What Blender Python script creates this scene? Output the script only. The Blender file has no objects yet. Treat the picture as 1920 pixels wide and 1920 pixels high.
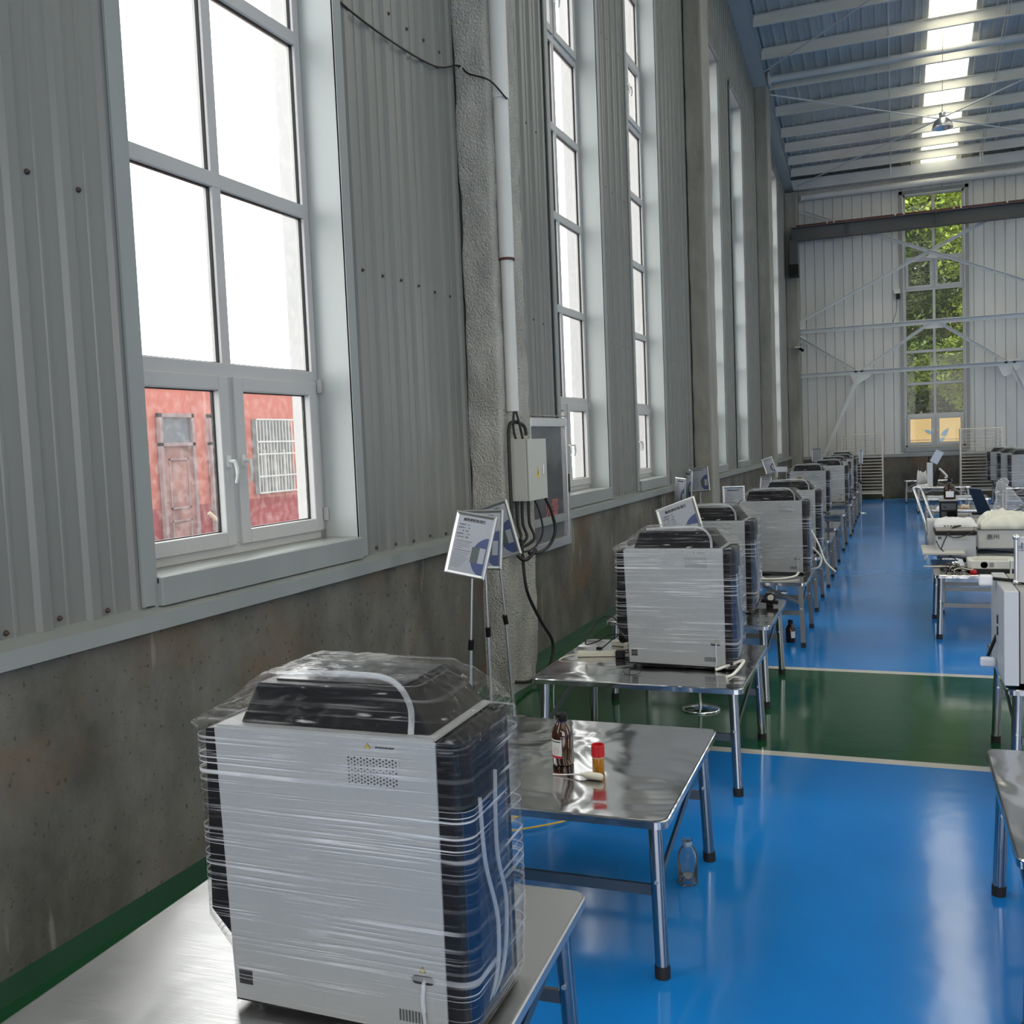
import bpy, bmesh, math, random
from mathutils import Vector, Matrix, noise
PI = math.pi
C = bpy.context.scene.collection
S = bpy.context.scene
rnd = random.Random(7)

# ------------------------------------------------------------------ camera, sky, exposure
cam = bpy.data.cameras.new('camera'); camo = bpy.data.objects.new('camera', cam); C.objects.link(camo)
cam.sensor_width = 36; cam.lens = 36 * 1828.39 / 1920; cam.clip_end = 400
yaw, pitch, roll = 0.375710943, -0.0687974985, -0.0406096785
H = 2.2
fw = Vector((-math.sin(yaw) * math.cos(pitch), math.cos(yaw) * math.cos(pitch), math.sin(pitch)))
rt = Vector((math.cos(yaw), math.sin(yaw), 0)); up = rt.cross(fw)
r2 = math.cos(roll) * rt + math.sin(roll) * up; u2 = -math.sin(roll) * rt + math.cos(roll) * up
M = Matrix((r2, u2, -fw)).transposed().to_4x4(); M.translation = Vector((0, 0, H)); camo.matrix_world = M
S.camera = camo

w = bpy.data.worlds.new('overcast_sky'); S.world = w; w.use_nodes = True
bg = w.node_tree.nodes['Background']; bg.inputs[0].default_value = (1.0, 0.985, 0.96, 1); bg.inputs[1].default_value = 4.2
S.view_settings.view_transform = 'Standard'; S.view_settings.look = 'None'
S.view_settings.exposure = 0.25; S.view_settings.gamma = 1; S.view_settings.use_curve_mapping = False
cy = S.cycles
cy.max_bounces = 12; cy.diffuse_bounces = 6; cy.glossy_bounces = 6; cy.transparent_max_bounces = 24; cy.transmission_bounces = 8
cy.caustics_reflective = False; cy.caustics_refractive = False; cy.use_denoising = True
cy.sample_clamp_indirect = 6

def portal(loc, rot, sx, sy):
    l = bpy.data.lights.new('window_daylight', 'AREA'); l.shape = 'RECTANGLE'; l.size = sx; l.size_y = sy
    l.cycles.is_portal = True
    o = bpy.data.objects.new('window_daylight', l); C.objects.link(o); o.location = loc; o.rotation_euler = rot

# ------------------------------------------------------------------ materials
def nt(m): return m.node_tree.nodes, m.node_tree.links
def mat(name, col, rough=.5, metal=0., spec=.5, bump=None, var=None, trans=0., ior=1.45, coat=0., alpha=1., aniso=0.):
    m = bpy.data.materials.new(name); m.use_nodes = True; N, L = nt(m)
    b = N['Principled BSDF']
    b.inputs['Base Color'].default_value = (*col, 1); b.inputs['Roughness'].default_value = rough
    b.inputs['Metallic'].default_value = metal; b.inputs['Specular IOR Level'].default_value = spec
    b.inputs['Transmission Weight'].default_value = trans; b.inputs['IOR'].default_value = ior
    b.inputs['Coat Weight'].default_value = coat; b.inputs['Alpha'].default_value = alpha
    b.inputs['Anisotropic'].default_value = aniso
    tc = N.new('ShaderNodeTexCoord')
    if var:   # (scale xyz, amount)
        sc, amt = var
        mp = N.new('ShaderNodeMapping'); mp.inputs['Scale'].default_value = sc
        L.new(tc.outputs['Object'], mp.inputs[0])
        n = N.new('ShaderNodeTexNoise'); n.inputs['Scale'].default_value = 1; n.inputs['Detail'].default_value = 5
        L.new(mp.outputs[0], n.inputs['Vector'])
        mr = N.new('ShaderNodeMapRange'); mr.inputs['From Min'].default_value = .3; mr.inputs['From Max'].default_value = .7
        mr.inputs['To Min'].default_value = 1 - amt; mr.inputs['To Max'].default_value = 1 + amt
        L.new(n.outputs[0], mr.inputs[0])
        mx = N.new('ShaderNodeMix'); mx.data_type = 'RGBA'; mx.blend_type = 'MULTIPLY'; mx.inputs[0].default_value = 1
        mx.inputs[6].default_value = (*col, 1); L.new(mr.outputs[0], mx.inputs[7]); L.new(mx.outputs[2], b.inputs['Base Color'])
    if bump:  # (scale xyz, strength, distance)
        sc, st, ds = bump
        mp = N.new('ShaderNodeMapping'); mp.inputs['Scale'].default_value = sc
        L.new(tc.outputs['Object'], mp.inputs[0])
        n = N.new('ShaderNodeTexNoise'); n.inputs['Scale'].default_value = 1; n.inputs['Detail'].default_value = 4
        L.new(mp.outputs[0], n.inputs['Vector'])
        bp = N.new('ShaderNodeBump'); bp.inputs['Strength'].default_value = st; bp.inputs['Distance'].default_value = ds
        L.new(n.outputs[0], bp.inputs['Height']); L.new(bp.outputs[0], b.inputs['Normal'])
    return m

def math_n(N, L, op, a, b=None):
    n = N.new('ShaderNodeMath'); n.operation = op
    for i, v in enumerate((a, b)):
        if v is None: continue
        if isinstance(v, (int, float)): n.inputs[i].default_value = v
        else: L.new(v, n.inputs[i])
    return n.outputs[0]

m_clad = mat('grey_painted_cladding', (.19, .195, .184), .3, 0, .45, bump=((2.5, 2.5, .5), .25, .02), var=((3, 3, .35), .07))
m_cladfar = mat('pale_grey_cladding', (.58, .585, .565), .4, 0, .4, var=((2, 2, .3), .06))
m_trim = mat('grey_flashing', (.27, .29, .285), .35, 0, .4, var=((3, 3, 1), .05))
m_reveal = mat('pale_reveal_flashing', (.40, .43, .425), .35, 0, .4)
m_pvc = mat('white_window_plastic', (.46, .46, .455), .35, var=((1, 1, 1), .05))
m_white = mat('white_painted_steel', (.62, .63, .61), .4, var=((1.5, 1.5, 1.5), .06))
m_cream = mat('cream_painted_purlin', (.74, .73, .67), .45, var=((.8, .8, .8), .08))
m_roof = mat('blue_grey_roof_sheet', (.50, .50, .47), .4, 0, .4, var=((.5, .5, .5), .1))
m_dark = mat('dark_gap', (.02, .02, .02), .7)
m_black = mat('black_plastic', (.012, .012, .013), .35, 0, .18)
m_rubber = mat('black_rubber', (.012, .012, .012), .6)
m_screw = mat('rusty_screw', (.09, .06, .05), .5, .5)
m_alu = mat('brushed_aluminium', (.62, .63, .64), .32, .9)
m_chrome = mat('chrome_tube', (.75, .77, .78), .12, 1, bump=((8, 8, 2), .05, .01))
m_paper = mat('white_paper', (.62, .66, .72), .5); m_poster = mat('poster_paper', (.30, .32, .36), .4)
m_ink = mat('black_ink', (.02, .02, .025), .6)
m_red = mat('red_plastic', (.55, .015, .02), .35)
m_blueprint = mat('blue_print', (.045, .065, .17), .5)
m_greenprint = mat('grey_print', (.07, .09, .09), .5)
m_yellow = mat('yellow_label', (.7, .52, .06), .5)
m_tubew = mat('white_hose', (.75, .74, .68), .35)
m_cable = mat('black_cable', (.015, .015, .014), .45)
m_ycable = mat('yellow_cable', (.75, .5, .08), .45)
m_ivory = mat('ivory_plastic', (.66, .63, .52), .4)
m_foam = mat('white_foam', (.74, .74, .71), .8, bump=((14, 14, 14), .8, .03))
m_girder = mat('dark_grey_girder', (.075, .08, .085), .5, var=((.5, .5, .5), .15))
m_rust = mat('rusty_rail', (.10, .03, .025), .6, var=((3, 3, 3), .3))
m_navy = mat('navy_laptop', (.02, .028, .045), .4)
m_rack = mat('stainless_rack', (.36, .34, .30), .35, .8)

def concrete():
    m = mat('stained_concrete', (.13, .125, .11), .8); N, L = nt(m); b = N['Principled BSDF']
    tc = N.new('ShaderNodeTexCoord')
    def ns(sc, det=6, r=.6):
        mp = N.new('ShaderNodeMapping'); mp.inputs['Scale'].default_value = sc; L.new(tc.outputs['Object'], mp.inputs[0])
        n = N.new('ShaderNodeTexNoise'); n.inputs['Scale'].default_value = 1; n.inputs['Detail'].default_value = det; n.inputs['Roughness'].default_value = r
        L.new(mp.outputs[0], n.inputs['Vector']); return n.outputs[0]
    base = N.new('ShaderNodeValToRGB'); e = base.color_ramp.elements
    e[0].position = .36; e[0].color = (.066, .065, .054, 1); e[1].position = .66; e[1].color = (.165, .16, .14, 1)
    L.new(ns((1.6, 1.6, 1.1)), base.inputs[0])
    br = N.new('ShaderNodeValToRGB'); e = br.color_ramp.elements; e[0].position = .50; e[0].color = (0, 0, 0, 1); e[1].position = .68; e[1].color = (1, 1, 1, 1)
    L.new(ns((.9, .9, 1.3), 4), br.inputs[0])
    mx = N.new('ShaderNodeMix'); mx.data_type = 'RGBA'; L.new(math_n(N, L, 'MULTIPLY', br.outputs[0], .7), mx.inputs[0]); L.new(base.outputs[0], mx.inputs[6]); mx.inputs[7].default_value = (.15, .092, .05, 1)
    # pale efflorescence runs
    st = N.new('ShaderNodeValToRGB'); e = st.color_ramp.elements; e[0].position = .655; e[0].color = (0, 0, 0, 1); e[1].position = .70; e[1].color = (1, 1, 1, 1)
    L.new(ns((7, 7, .9), 3, .5), st.inputs[0])
    mx2 = N.new('ShaderNodeMix'); mx2.data_type = 'RGBA'; L.new(math_n(N, L, 'MULTIPLY', st.outputs[0], .35), mx2.inputs[0]); L.new(mx.outputs[2], mx2.inputs[6]); mx2.inputs[7].default_value = (.38, .37, .33, 1)
    # pinholes
    pk = N.new('ShaderNodeValToRGB'); e = pk.color_ramp.elements; e[0].position = .30; e[0].color = (1, 1, 1, 1); e[1].position = .36; e[1].color = (0, 0, 0, 1)
    L.new(ns((28, 28, 28), 2), pk.inputs[0])
    mx3 = N.new('ShaderNodeMix'); mx3.data_type = 'RGBA'; L.new(math_n(N, L, 'MULTIPLY', pk.outputs[0], .8), mx3.inputs[0]); L.new(mx2.outputs[2], mx3.inputs[6]); mx3.inputs[7].default_value = (.04, .04, .035, 1)
    L.new(mx3.outputs[2], b.inputs['Base Color'])
    bp = N.new('ShaderNodeBump'); bp.inputs['Strength'].default_value = .35; bp.inputs['Distance'].default_value = .02
    L.new(ns((30, 30, 30), 6), bp.inputs['Height']); L.new(bp.outputs[0], b.inputs['Normal'])
    return m
m_conc = concrete()
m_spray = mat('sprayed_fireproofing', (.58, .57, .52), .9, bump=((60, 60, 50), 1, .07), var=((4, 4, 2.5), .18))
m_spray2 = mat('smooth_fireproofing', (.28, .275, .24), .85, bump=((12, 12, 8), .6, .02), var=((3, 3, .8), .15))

def floor_mat():
    m = mat('glossy_epoxy_floor', (.02, .2, .55), .12, coat=.0); N, L = nt(m); b = N['Principled BSDF']
    b.inputs['IOR'].default_value = 1.6
    g = N.new('ShaderNodeNewGeometry'); sp = N.new('ShaderNodeSeparateXYZ'); L.new(g.outputs['Position'], sp.inputs[0])
    x, y = sp.outputs[0], sp.outputs[1]
    def band(v, a, c): return math_n(N, L, 'MULTIPLY', math_n(N, L, 'GREATER_THAN', v, a), math_n(N, L, 'LESS_THAN', v, c))
    strip = math_n(N, L, 'LESS_THAN', x, -2.2); aisle = band(y, 6.84, 9.30); farb = math_n(N, L, 'GREATER_THAN', y, 33.25)
    green = math_n(N, L, 'MAXIMUM', math_n(N, L, 'MAXIMUM', strip, aisle), farb)
    wl = math_n(N, L, 'MAXIMUM', band(x, -2.2, -2.11), math_n(N, L, 'MAXIMUM', band(y, 6.74, 6.84), math_n(N, L, 'MAXIMUM', band(y, 9.30, 9.40), band(y, 33.15, 33.25))))
    white = math_n(N, L, 'MULTIPLY', wl, math_n(N, L, 'SUBTRACT', 1, green))
    tc = N.new('ShaderNodeTexCoord')
    n = N.new('ShaderNodeTexNoise'); n.inputs['Scale'].default_value = .8; n.inputs['Detail'].default_value = 4; L.new(tc.outputs['Object'], n.inputs['Vector'])
    bl = N.new('ShaderNodeValToRGB'); e = bl.color_ramp.elements; e[0].position = .3; e[0].color = (.006, .19, .60, 1); e[1].position = .7; e[1].color = (.012, .235, .70, 1)
    L.new(n.outputs[0], bl.inputs[0])
    m1 = N.new('ShaderNodeMix'); m1.data_type = 'RGBA'; L.new(green, m1.inputs[0]); L.new(bl.outputs[0], m1.inputs[6]); m1.inputs[7].default_value = (.008, .075, .028, 1)
    m2 = N.new('ShaderNodeMix'); m2.data_type = 'RGBA'; L.new(white, m2.inputs[0]); L.new(m1.outputs[2], m2.inputs[6]); m2.inputs[7].default_value = (.62, .60, .55, 1)
    L.new(m2.outputs[2], b.inputs['Base Color'])
    n2 = N.new('ShaderNodeTexNoise'); n2.inputs['Scale'].default_value = 3.2; n2.inputs['Detail'].default_value = 2; L.new(tc.outputs['Object'], n2.inputs['Vector'])
    n3 = N.new('ShaderNodeTexNoise'); n3.inputs['Scale'].default_value = 70; n3.inputs['Detail'].default_value = 1; L.new(tc.outputs['Object'], n3.inputs['Vector'])
    hh = math_n(N, L, 'ADD', math_n(N, L, 'MULTIPLY', n2.outputs[0], 1), math_n(N, L, 'MULTIPLY', n3.outputs[0], .02))
    bp = N.new('ShaderNodeBump'); bp.inputs['Strength'].default_value = .5; bp.inputs['Distance'].default_value = .0035
    L.new(hh, bp.inputs['Height']); L.new(bp.outputs[0], b.inputs['Normal'])
    return m
m_floor = floor_mat()

def steel_top(name, rough, wav, brush):
    m = mat(name, (.58, .575, .57), rough, 1); N, L = nt(m); b = N['Principled BSDF']
    tc = N.new('ShaderNodeTexCoord')
    n = N.new('ShaderNodeTexNoise'); n.inputs['Scale'].default_value = 2.2; n.inputs['Detail'].default_value = 1.5; n.inputs['Distortion'].default_value = 1.2; L.new(tc.outputs['Object'], n.inputs['Vector'])
    mp = N.new('ShaderNodeMapping'); mp.inputs['Scale'].default_value = (6, 260, 1); L.new(tc.outputs['Object'], mp.inputs[0])
    n2 = N.new('ShaderNodeTexNoise'); n2.inputs['Scale'].default_value = 1; n2.inputs['Detail'].default_value = 3; L.new(mp.outputs[0], n2.inputs['Vector'])
    hh = math_n(N, L, 'ADD', math_n(N, L, 'MULTIPLY', n.outputs[0], wav), math_n(N, L, 'MULTIPLY', n2.outputs[0], brush))
    bp = N.new('ShaderNodeBump'); bp.inputs['Strength'].default_value = 1; bp.inputs['Distance'].default_value = .01
    L.new(hh, bp.inputs['Height']); L.new(bp.outputs[0], b.inputs['Normal'])
    mr = N.new('ShaderNodeMapRange'); mr.inputs['To Min'].default_value = rough * .7; mr.inputs['To Max'].default_value = rough * 1.4
    L.new(n2.outputs[0], mr.inputs[0]); L.new(mr.outputs[0], b.inputs['Roughness'])
    return m
m_top1 = steel_top('brushed_stainless_top', .34, .8, .02)
m_top2 = steel_top('polished_stainless_top', .13, 1.5, .004)
m_leg = mat('stainless_tube', (.36, .37, .38), .2, 1); m_bar = mat('dull_stainless_bar', (.17, .175, .175), .36, 1)

def glass_mat(name, dirt, tint=(.93, .96, .97), ior=1.35):
    m = bpy.data.materials.new(name); m.use_nodes = True; N, L = nt(m); N.remove(N['Principled BSDF'])
    out = N['Material Output']; tr = N.new('ShaderNodeBsdfTransparent'); tr.inputs[0].default_value = (*tint, 1)
    gl = N.new('ShaderNodeBsdfGlossy'); gl.inputs['Roughness'].default_value = .02
    df = N.new('ShaderNodeBsdfTranslucent'); df.inputs[0].default_value = (.8, .8, .82, 1)
    fr = N.new('ShaderNodeFresnel'); fr.inputs[0].default_value = ior
    mx = N.new('ShaderNodeMixShader'); L.new(fr.outputs[0], mx.inputs[0]); L.new(tr.outputs[0], mx.inputs[1]); L.new(gl.outputs[0], mx.inputs[2])
    tc = N.new('ShaderNodeTexCoord'); n = N.new('ShaderNodeTexNoise'); n.inputs['Scale'].default_value = 22; n.inputs['Detail'].default_value = 8; L.new(tc.outputs['Object'], n.inputs['Vector'])
    mr = N.new('ShaderNodeMapRange'); mr.inputs[1].default_value = .45; mr.inputs[2].default_value = .8; mr.inputs[3].default_value = dirt; mr.inputs[4].default_value = dirt + .12; L.new(n.outputs[0], mr.inputs[0])
    m2 = N.new('ShaderNodeMixShader'); L.new(mr.outputs[0], m2.inputs[0]); L.new(mx.outputs[0], m2.inputs[1]); L.new(df.outputs[0], m2.inputs[2])
    L.new(m2.outputs[0], out.inputs[0]); return m
m_glass = glass_mat('dusty_window_glass', .04)
m_glassfar = glass_mat('window_glass', .01)

def skylight_mat():
    m = bpy.data.materials.new('translucent_skylight'); m.use_nodes = True; N, L = nt(m); N.remove(N['Principled BSDF'])
    tr = N.new('ShaderNodeBsdfTransparent'); tr.inputs[0].default_value = (.9, .88, .75, 1)
    tl = N.new('ShaderNodeBsdfTranslucent'); tl.inputs[0].default_value = (.9, .88, .74, 1)
    mx = N.new('ShaderNodeMixShader'); mx.inputs[0].default_value = .75; L.new(tr.outputs[0], mx.inputs[1]); L.new(tl.outputs[0], mx.inputs[2])
    L.new(mx.outputs[0], N['Material Output'].inputs[0]); return m
m_sky = skylight_mat()

def wrap_mat(name='stretch_film', dens=1., crumple=.5, haze=.012):
    m = bpy.data.materials.new(name); m.use_nodes = True; N, L = nt(m); N.remove(N['Principled BSDF'])
    tc = N.new('ShaderNodeTexCoord')
    def streak(rot, sc, lo, hi, det=3):
        mp = N.new('ShaderNodeMapping'); mp.vector_type = 'POINT'; mp.inputs['Rotation'].default_value = rot; mp.inputs['Scale'].default_value = sc
        L.new(tc.outputs['Object'], mp.inputs[0])
        n = N.new('ShaderNodeTexNoise'); n.inputs['Scale'].default_value = 1; n.inputs['Detail'].default_value = det; n.inputs['Distortion'].default_value = .25
        L.new(mp.outputs[0], n.inputs['Vector'])
        r = N.new('ShaderNodeMapRange'); r.inputs[1].default_value = lo; r.inputs[2].default_value = hi; L.new(n.outputs[0], r.inputs[0])
        return r.outputs[0], n.outputs[0]
    s1, h1 = streak((0, .09, 0), (1.0, 1.0, 70), .555, .645)
    s2, h2 = streak((0, .36, 0), (.9, 2.0, 62), .545, .64)
    s3, h3 = streak((0, .9, 0), (9, 30, 60), .64, .74, 4)
    s4, h4 = streak((0, .22, 0), (.8, 1.2, 170), .60, .65, 2)
    ms, _ = streak((0, .2, 0), (2.5, 2.5, 5), .40, .60, 2)
    ms2, _ = streak((0, .4, .5), (2.2, 2.2, 3), .52, .66, 2)
    sp = N.new('ShaderNodeSeparateXYZ'); L.new(tc.outputs['Object'], sp.inputs[0])
    hi = N.new('ShaderNodeMapRange'); hi.inputs[1].default_value = .74; hi.inputs[2].default_value = .81; L.new(sp.outputs[2], hi.inputs[0])
    cr = math_n(N, L, 'MULTIPLY', s3, math_n(N, L, 'ADD', math_n(N, L, 'MULTIPLY', hi.outputs[0], crumple), .05))
    a = math_n(N, L, 'MAXIMUM', math_n(N, L, 'MULTIPLY', s1, math_n(N, L, 'ADD', math_n(N, L, 'MULTIPLY', ms, .9), .1)), math_n(N, L, 'MULTIPLY', s2, ms2))
    a = math_n(N, L, 'MULTIPLY', math_n(N, L, 'MAXIMUM', a, math_n(N, L, 'MULTIPLY', s4, ms)), math_n(N, L, 'SUBTRACT', 1, math_n(N, L, 'MULTIPLY', hi.outputs[0], .6)))
    a = math_n(N, L, 'MAXIMUM', a, cr)
    fac = math_n(N, L, 'ADD', math_n(N, L, 'MULTIPLY', a, .85 * dens), haze)  # milky film folds, with highlight streaks and glints painted in as white
    tr = N.new('ShaderNodeBsdfTransparent'); tr.inputs[0].default_value = (.985, .985, .985, 1)
    fr = N.new('ShaderNodeFresnel'); fr.inputs[0].default_value = 1.22
    bp = N.new('ShaderNodeBump'); bp.inputs['Strength'].default_value = .7; bp.inputs['Distance'].default_value = .006
    hh = math_n(N, L, 'ADD', math_n(N, L, 'ADD', h1, math_n(N, L, 'MULTIPLY', h2, .8)), math_n(N, L, 'MULTIPLY', h3, math_n(N, L, 'ADD', math_n(N, L, 'MULTIPLY', hi.outputs[0], 1.5), .1)))
    L.new(hh, bp.inputs['Height'])
    gl = N.new('ShaderNodeBsdfGlossy'); gl.inputs['Roughness'].default_value = .08; L.new(bp.outputs[0], gl.inputs['Normal'])
    fc = math_n(N, L, 'MINIMUM', math_n(N, L, 'MULTIPLY', fr.outputs[0], .7), .35)
    g1 = N.new('ShaderNodeMixShader'); L.new(fc, g1.inputs[0]); L.new(tr.outputs[0], g1.inputs[1]); L.new(gl.outputs[0], g1.inputs[2])
    df = N.new('ShaderNodeBsdfDiffuse'); df.inputs[0].default_value = (.95, .95, .95, 1)
    tl = N.new('ShaderNodeBsdfTranslucent'); tl.inputs[0].default_value = (.95, .95, .95, 1)
    dm = N.new('ShaderNodeMixShader'); dm.inputs[0].default_value = .45; L.new(df.outputs[0], dm.inputs[1]); L.new(tl.outputs[0], dm.inputs[2])
    g2 = N.new('ShaderNodeMixShader'); L.new(fac, g2.inputs[0]); L.new(g1.outputs[0], g2.inputs[1]); L.new(dm.outputs[0], g2.inputs[2])
    L.new(g2.outputs[0], N['Material Output'].inputs[0]); return m
m_wrap = wrap_mat()
m_bag = wrap_mat('clear_plastic_bag', 1.1, 1.5, .16)

# ------------------------------------------------------------------ mesh helpers
class MB:
    def __init__(s): s.v = []; s.f = []; s.sm = []
    def add(s, vs, fs, smooth=False):
        o = len(s.v); s.v += [tuple(v) for v in vs]; s.f += [tuple(i + o for i in f) for f in fs]; s.sm += [smooth] * len(fs); return s
    def box(s, x0, x1, y0, y1, z0, z1):
        return s.add([(x0, y0, z0), (x1, y0, z0), (x1, y1, z0), (x0, y1, z0), (x0, y0, z1), (x1, y0, z1), (x1, y1, z1), (x0, y1, z1)],
                     [(0, 3, 2, 1), (4, 5, 6, 7), (0, 1, 5, 4), (1, 2, 6, 5), (2, 3, 7, 6), (3, 0, 4, 7)])
    def hexa(s, p):  # 8 points bottom ring then top ring
        return s.add(p, [(0, 3, 2, 1), (4, 5, 6, 7), (0, 1, 5, 4), (1, 2, 6, 5), (2, 3, 7, 6), (3, 0, 4, 7)])
    def bar(s, a, b, w, h, upv=(0, 0, 1)):  # rectangular bar between points
        a = Vector(a); b = Vector(b); d = (b - a).normalized(); u = Vector(upv)
        if abs(d.dot(u)) > .98: u = Vector((1, 0, 0))
        r = d.cross(u).normalized() * (w / 2); t = r.cross(d).normalized() * (h / 2)
        return s.hexa([a - r - t, a + r - t, a + r + t, a - r + t, b - r - t, b + r - t, b + r + t, b - r + t])
    def tube(s, pts, r, n=12, cap=True, closed=False):
        pts = [Vector(p) for p in pts]; k = len(pts); rs = r if isinstance(r, (list, tuple)) else [r] * k
        ring = []; prev = None
        for i in range(k):
            d = (pts[min(i + 1, k - 1)] - pts[max(i - 1, 0)])
            if closed: d = pts[(i + 1) % k] - pts[(i - 1) % k]
            d.normalize()
            if prev is None:
                u = Vector((0, 0, 1)) if abs(d.z) < .9 else Vector((1, 0, 0))
                a = d.cross(u).normalized()
            else:
                a = (prev - d * prev.dot(d)).normalized()
            prev = a; b = d.cross(a)
            ring.append([pts[i] + (a * math.cos(2 * PI * j / n) + b * math.sin(2 * PI * j / n)) * rs[i] for j in range(n)])
        vs = [v for q in ring for v in q]; fs = []
        for i in range(k if closed else k - 1):
            for j in range(n):
                i2 = (i + 1) % k
                fs.append((i * n + j, i * n + (j + 1) % n, i2 * n + (j + 1) % n, i2 * n + j))
        s.add(vs, fs, True)
        if cap and not closed:
            s.add(ring[0], [tuple(range(n))[::-1]]); s.add(ring[-1], [tuple(range(n))])
        return s
    def lathe(s, prof, c=(0, 0, 0), n=24, axis='z', cap=True):
        vs = []; fs = []
        for (r, z) in prof:
            for j in range(n):
                a = 2 * PI * j / n
                p = (r * math.cos(a), r * math.sin(a), z)
                if axis == 'x': p = (p[2], p[0], p[1])
                if axis == 'y': p = (p[0], p[2], p[1])
                vs.append((c[0] + p[0], c[1] + p[1], c[2] + p[2]))
        k = len(prof)
        for i in range(k - 1):
            for j in range(n): fs.append((i * n + j, i * n + (j + 1) % n, (i + 1) * n + (j + 1) % n, (i + 1) * n + j))
        s.add(vs, fs, True)
        if cap:
            if prof[0][0] > 1e-4: s.add(vs[:n], [tuple(range(n))[::-1]])
            if prof[-1][0] > 1e-4: s.add(vs[-n:], [tuple(range(n))])
        return s
    def prism(s, poly, y0, y1, axis='y'):  # polygon (a,b) extruded
        n = len(poly)
        f = {'y': lambda a, b, t: (a, t, b), 'x': lambda a, b, t: (t, a, b), 'z': lambda a, b, t: (a, b, t)}[axis]
        vs = [f(a, b, y0) for a, b in poly] + [f(a, b, y1) for a, b in poly]
        return s.add(vs, [tuple(range(n))[::-1], tuple(range(n, 2 * n))] + [(i, (i + 1) % n, n + (i + 1) % n, n + i) for i in range(n)])
    def build(s, name, m, parent=None, fn=None, bevel=0, kind=None, recalc=True, segs=2):
        me = bpy.data.meshes.new(name); vs = s.v if fn is None else [fn(*v) for v in s.v]
        me.from_pydata(vs, [], s.f)
        for p, q in zip(me.polygons, s.sm): p.use_smooth = q
        if recalc:
            bm = bmesh.new(); bm.from_mesh(me); bmesh.ops.recalc_face_normals(bm, faces=bm.faces); bm.to_mesh(me); bm.free()
        me.materials.append(m)
        o = bpy.data.objects.new(name, me); C.objects.link(o)
        if parent: o.parent = parent
        if bevel:
            b = o.modifiers.new('bevel', 'BEVEL'); b.width = bevel; b.segments = segs; b.limit_method = 'ANGLE'; b.angle_limit = .6
        if kind: o['kind'] = kind
        return o

def empty(name, loc=(0, 0, 0), rz=0, label=None, cat=None, group=None, kind=None):
    o = bpy.data.objects.new(name, None); C.objects.link(o); o.location = loc; o.rotation_euler = (0, 0, rz); o.empty_display_size = .1
    tag(o, label, cat, group, kind); return o
def tag(o, label=None, cat=None, group=None, kind=None):
    if label: o['label'] = label
    if cat: o['category'] = cat
    if group: o['group'] = group
    if kind: o['kind'] = kind
    return o
KIDS = {}
def children(o): return [c for c in bpy.data.objects if c.parent == o]
def copy_tree(o, parent=None):
    c = o.copy(); C.objects.link(c)
    if parent: c.parent = parent
    for ch in children(o): copy_tree(ch, c)
    return c
def rrect(x0, x1, y0, y1, r, n=6):
    p = []
    for cx, cy_, a0 in ((x1 - r, y1 - r, 0), (x0 + r, y1 - r, PI / 2), (x0 + r, y0 + r, PI), (x1 - r, y0 + r, 3 * PI / 2)):
        for i in range(n + 1):
            a = a0 + PI / 2 * i / n; p.append((cx + r * math.cos(a), cy_ + r * math.sin(a)))
    return p
def spline(pts, n=8, closed=False):
    P = [Vector(p) for p in pts]; out = []; k = len(P)
    for i in range(k if closed else k - 1):
        if closed: a, b, c, d = P[(i - 1) % k], P[i], P[(i + 1) % k], P[(i + 2) % k]
        else: a, b, c, d = P[max(i - 1, 0)], P[i], P[i + 1], P[min(i + 2, k - 1)]
        for j in range(n):
            t = j / n
            out.append(.5 * ((2 * b) + (c - a) * t + (2 * a - 5 * b + 4 * c - d) * t * t + (3 * b - a - 3 * c + d) * t ** 3))
    if not closed: out.append(P[-1])
    return out
def text_mesh(name, body, size, m, parent, matrix, bold=0.):
    cu = bpy.data.curves.new(name, 'FONT'); cu.body = body; cu.size = size; cu.align_x = 'CENTER'; cu.align_y = 'CENTER'; cu.extrude = .0006; cu.offset = bold
    cu.resolution_u = 2
    t = bpy.data.objects.new(name, cu); C.objects.link(t); bpy.context.view_layer.update()
    me = bpy.data.meshes.new_from_object(t); bpy.data.objects.remove(t)
    me.name = name; me.materials.clear(); me.materials.append(m)
    o = bpy.data.objects.new(name, me); C.objects.link(o); o.parent = parent; o.matrix_local = matrix; return o

# ------------------------------------------------------------------ the hall
A = .0088
XR, YB, YF = 14.0, -9.0, 34.0
def zr(y): return 10.49 + .16 * (34 - y) if y > 12 else 14.01 - .16 * (12 - y)
def LW(x, y, z): return (-3.56 + x + A * y, y, z)        # local x = distance into the room from the left wall
def FWm(x, y, z): return (x, YF - y, z)                   # local y = distance into the room from the far wall

MB().box(-3.9, XR, YB, YF + .3, -.2, 0).build('floor', m_floor, kind='structure')
MB().box(-60, 60, -40, 90, -.4, -.21).build('ground', mat('grey_yard_ground', (.22, .22, .2), .9), kind='structure')

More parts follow.
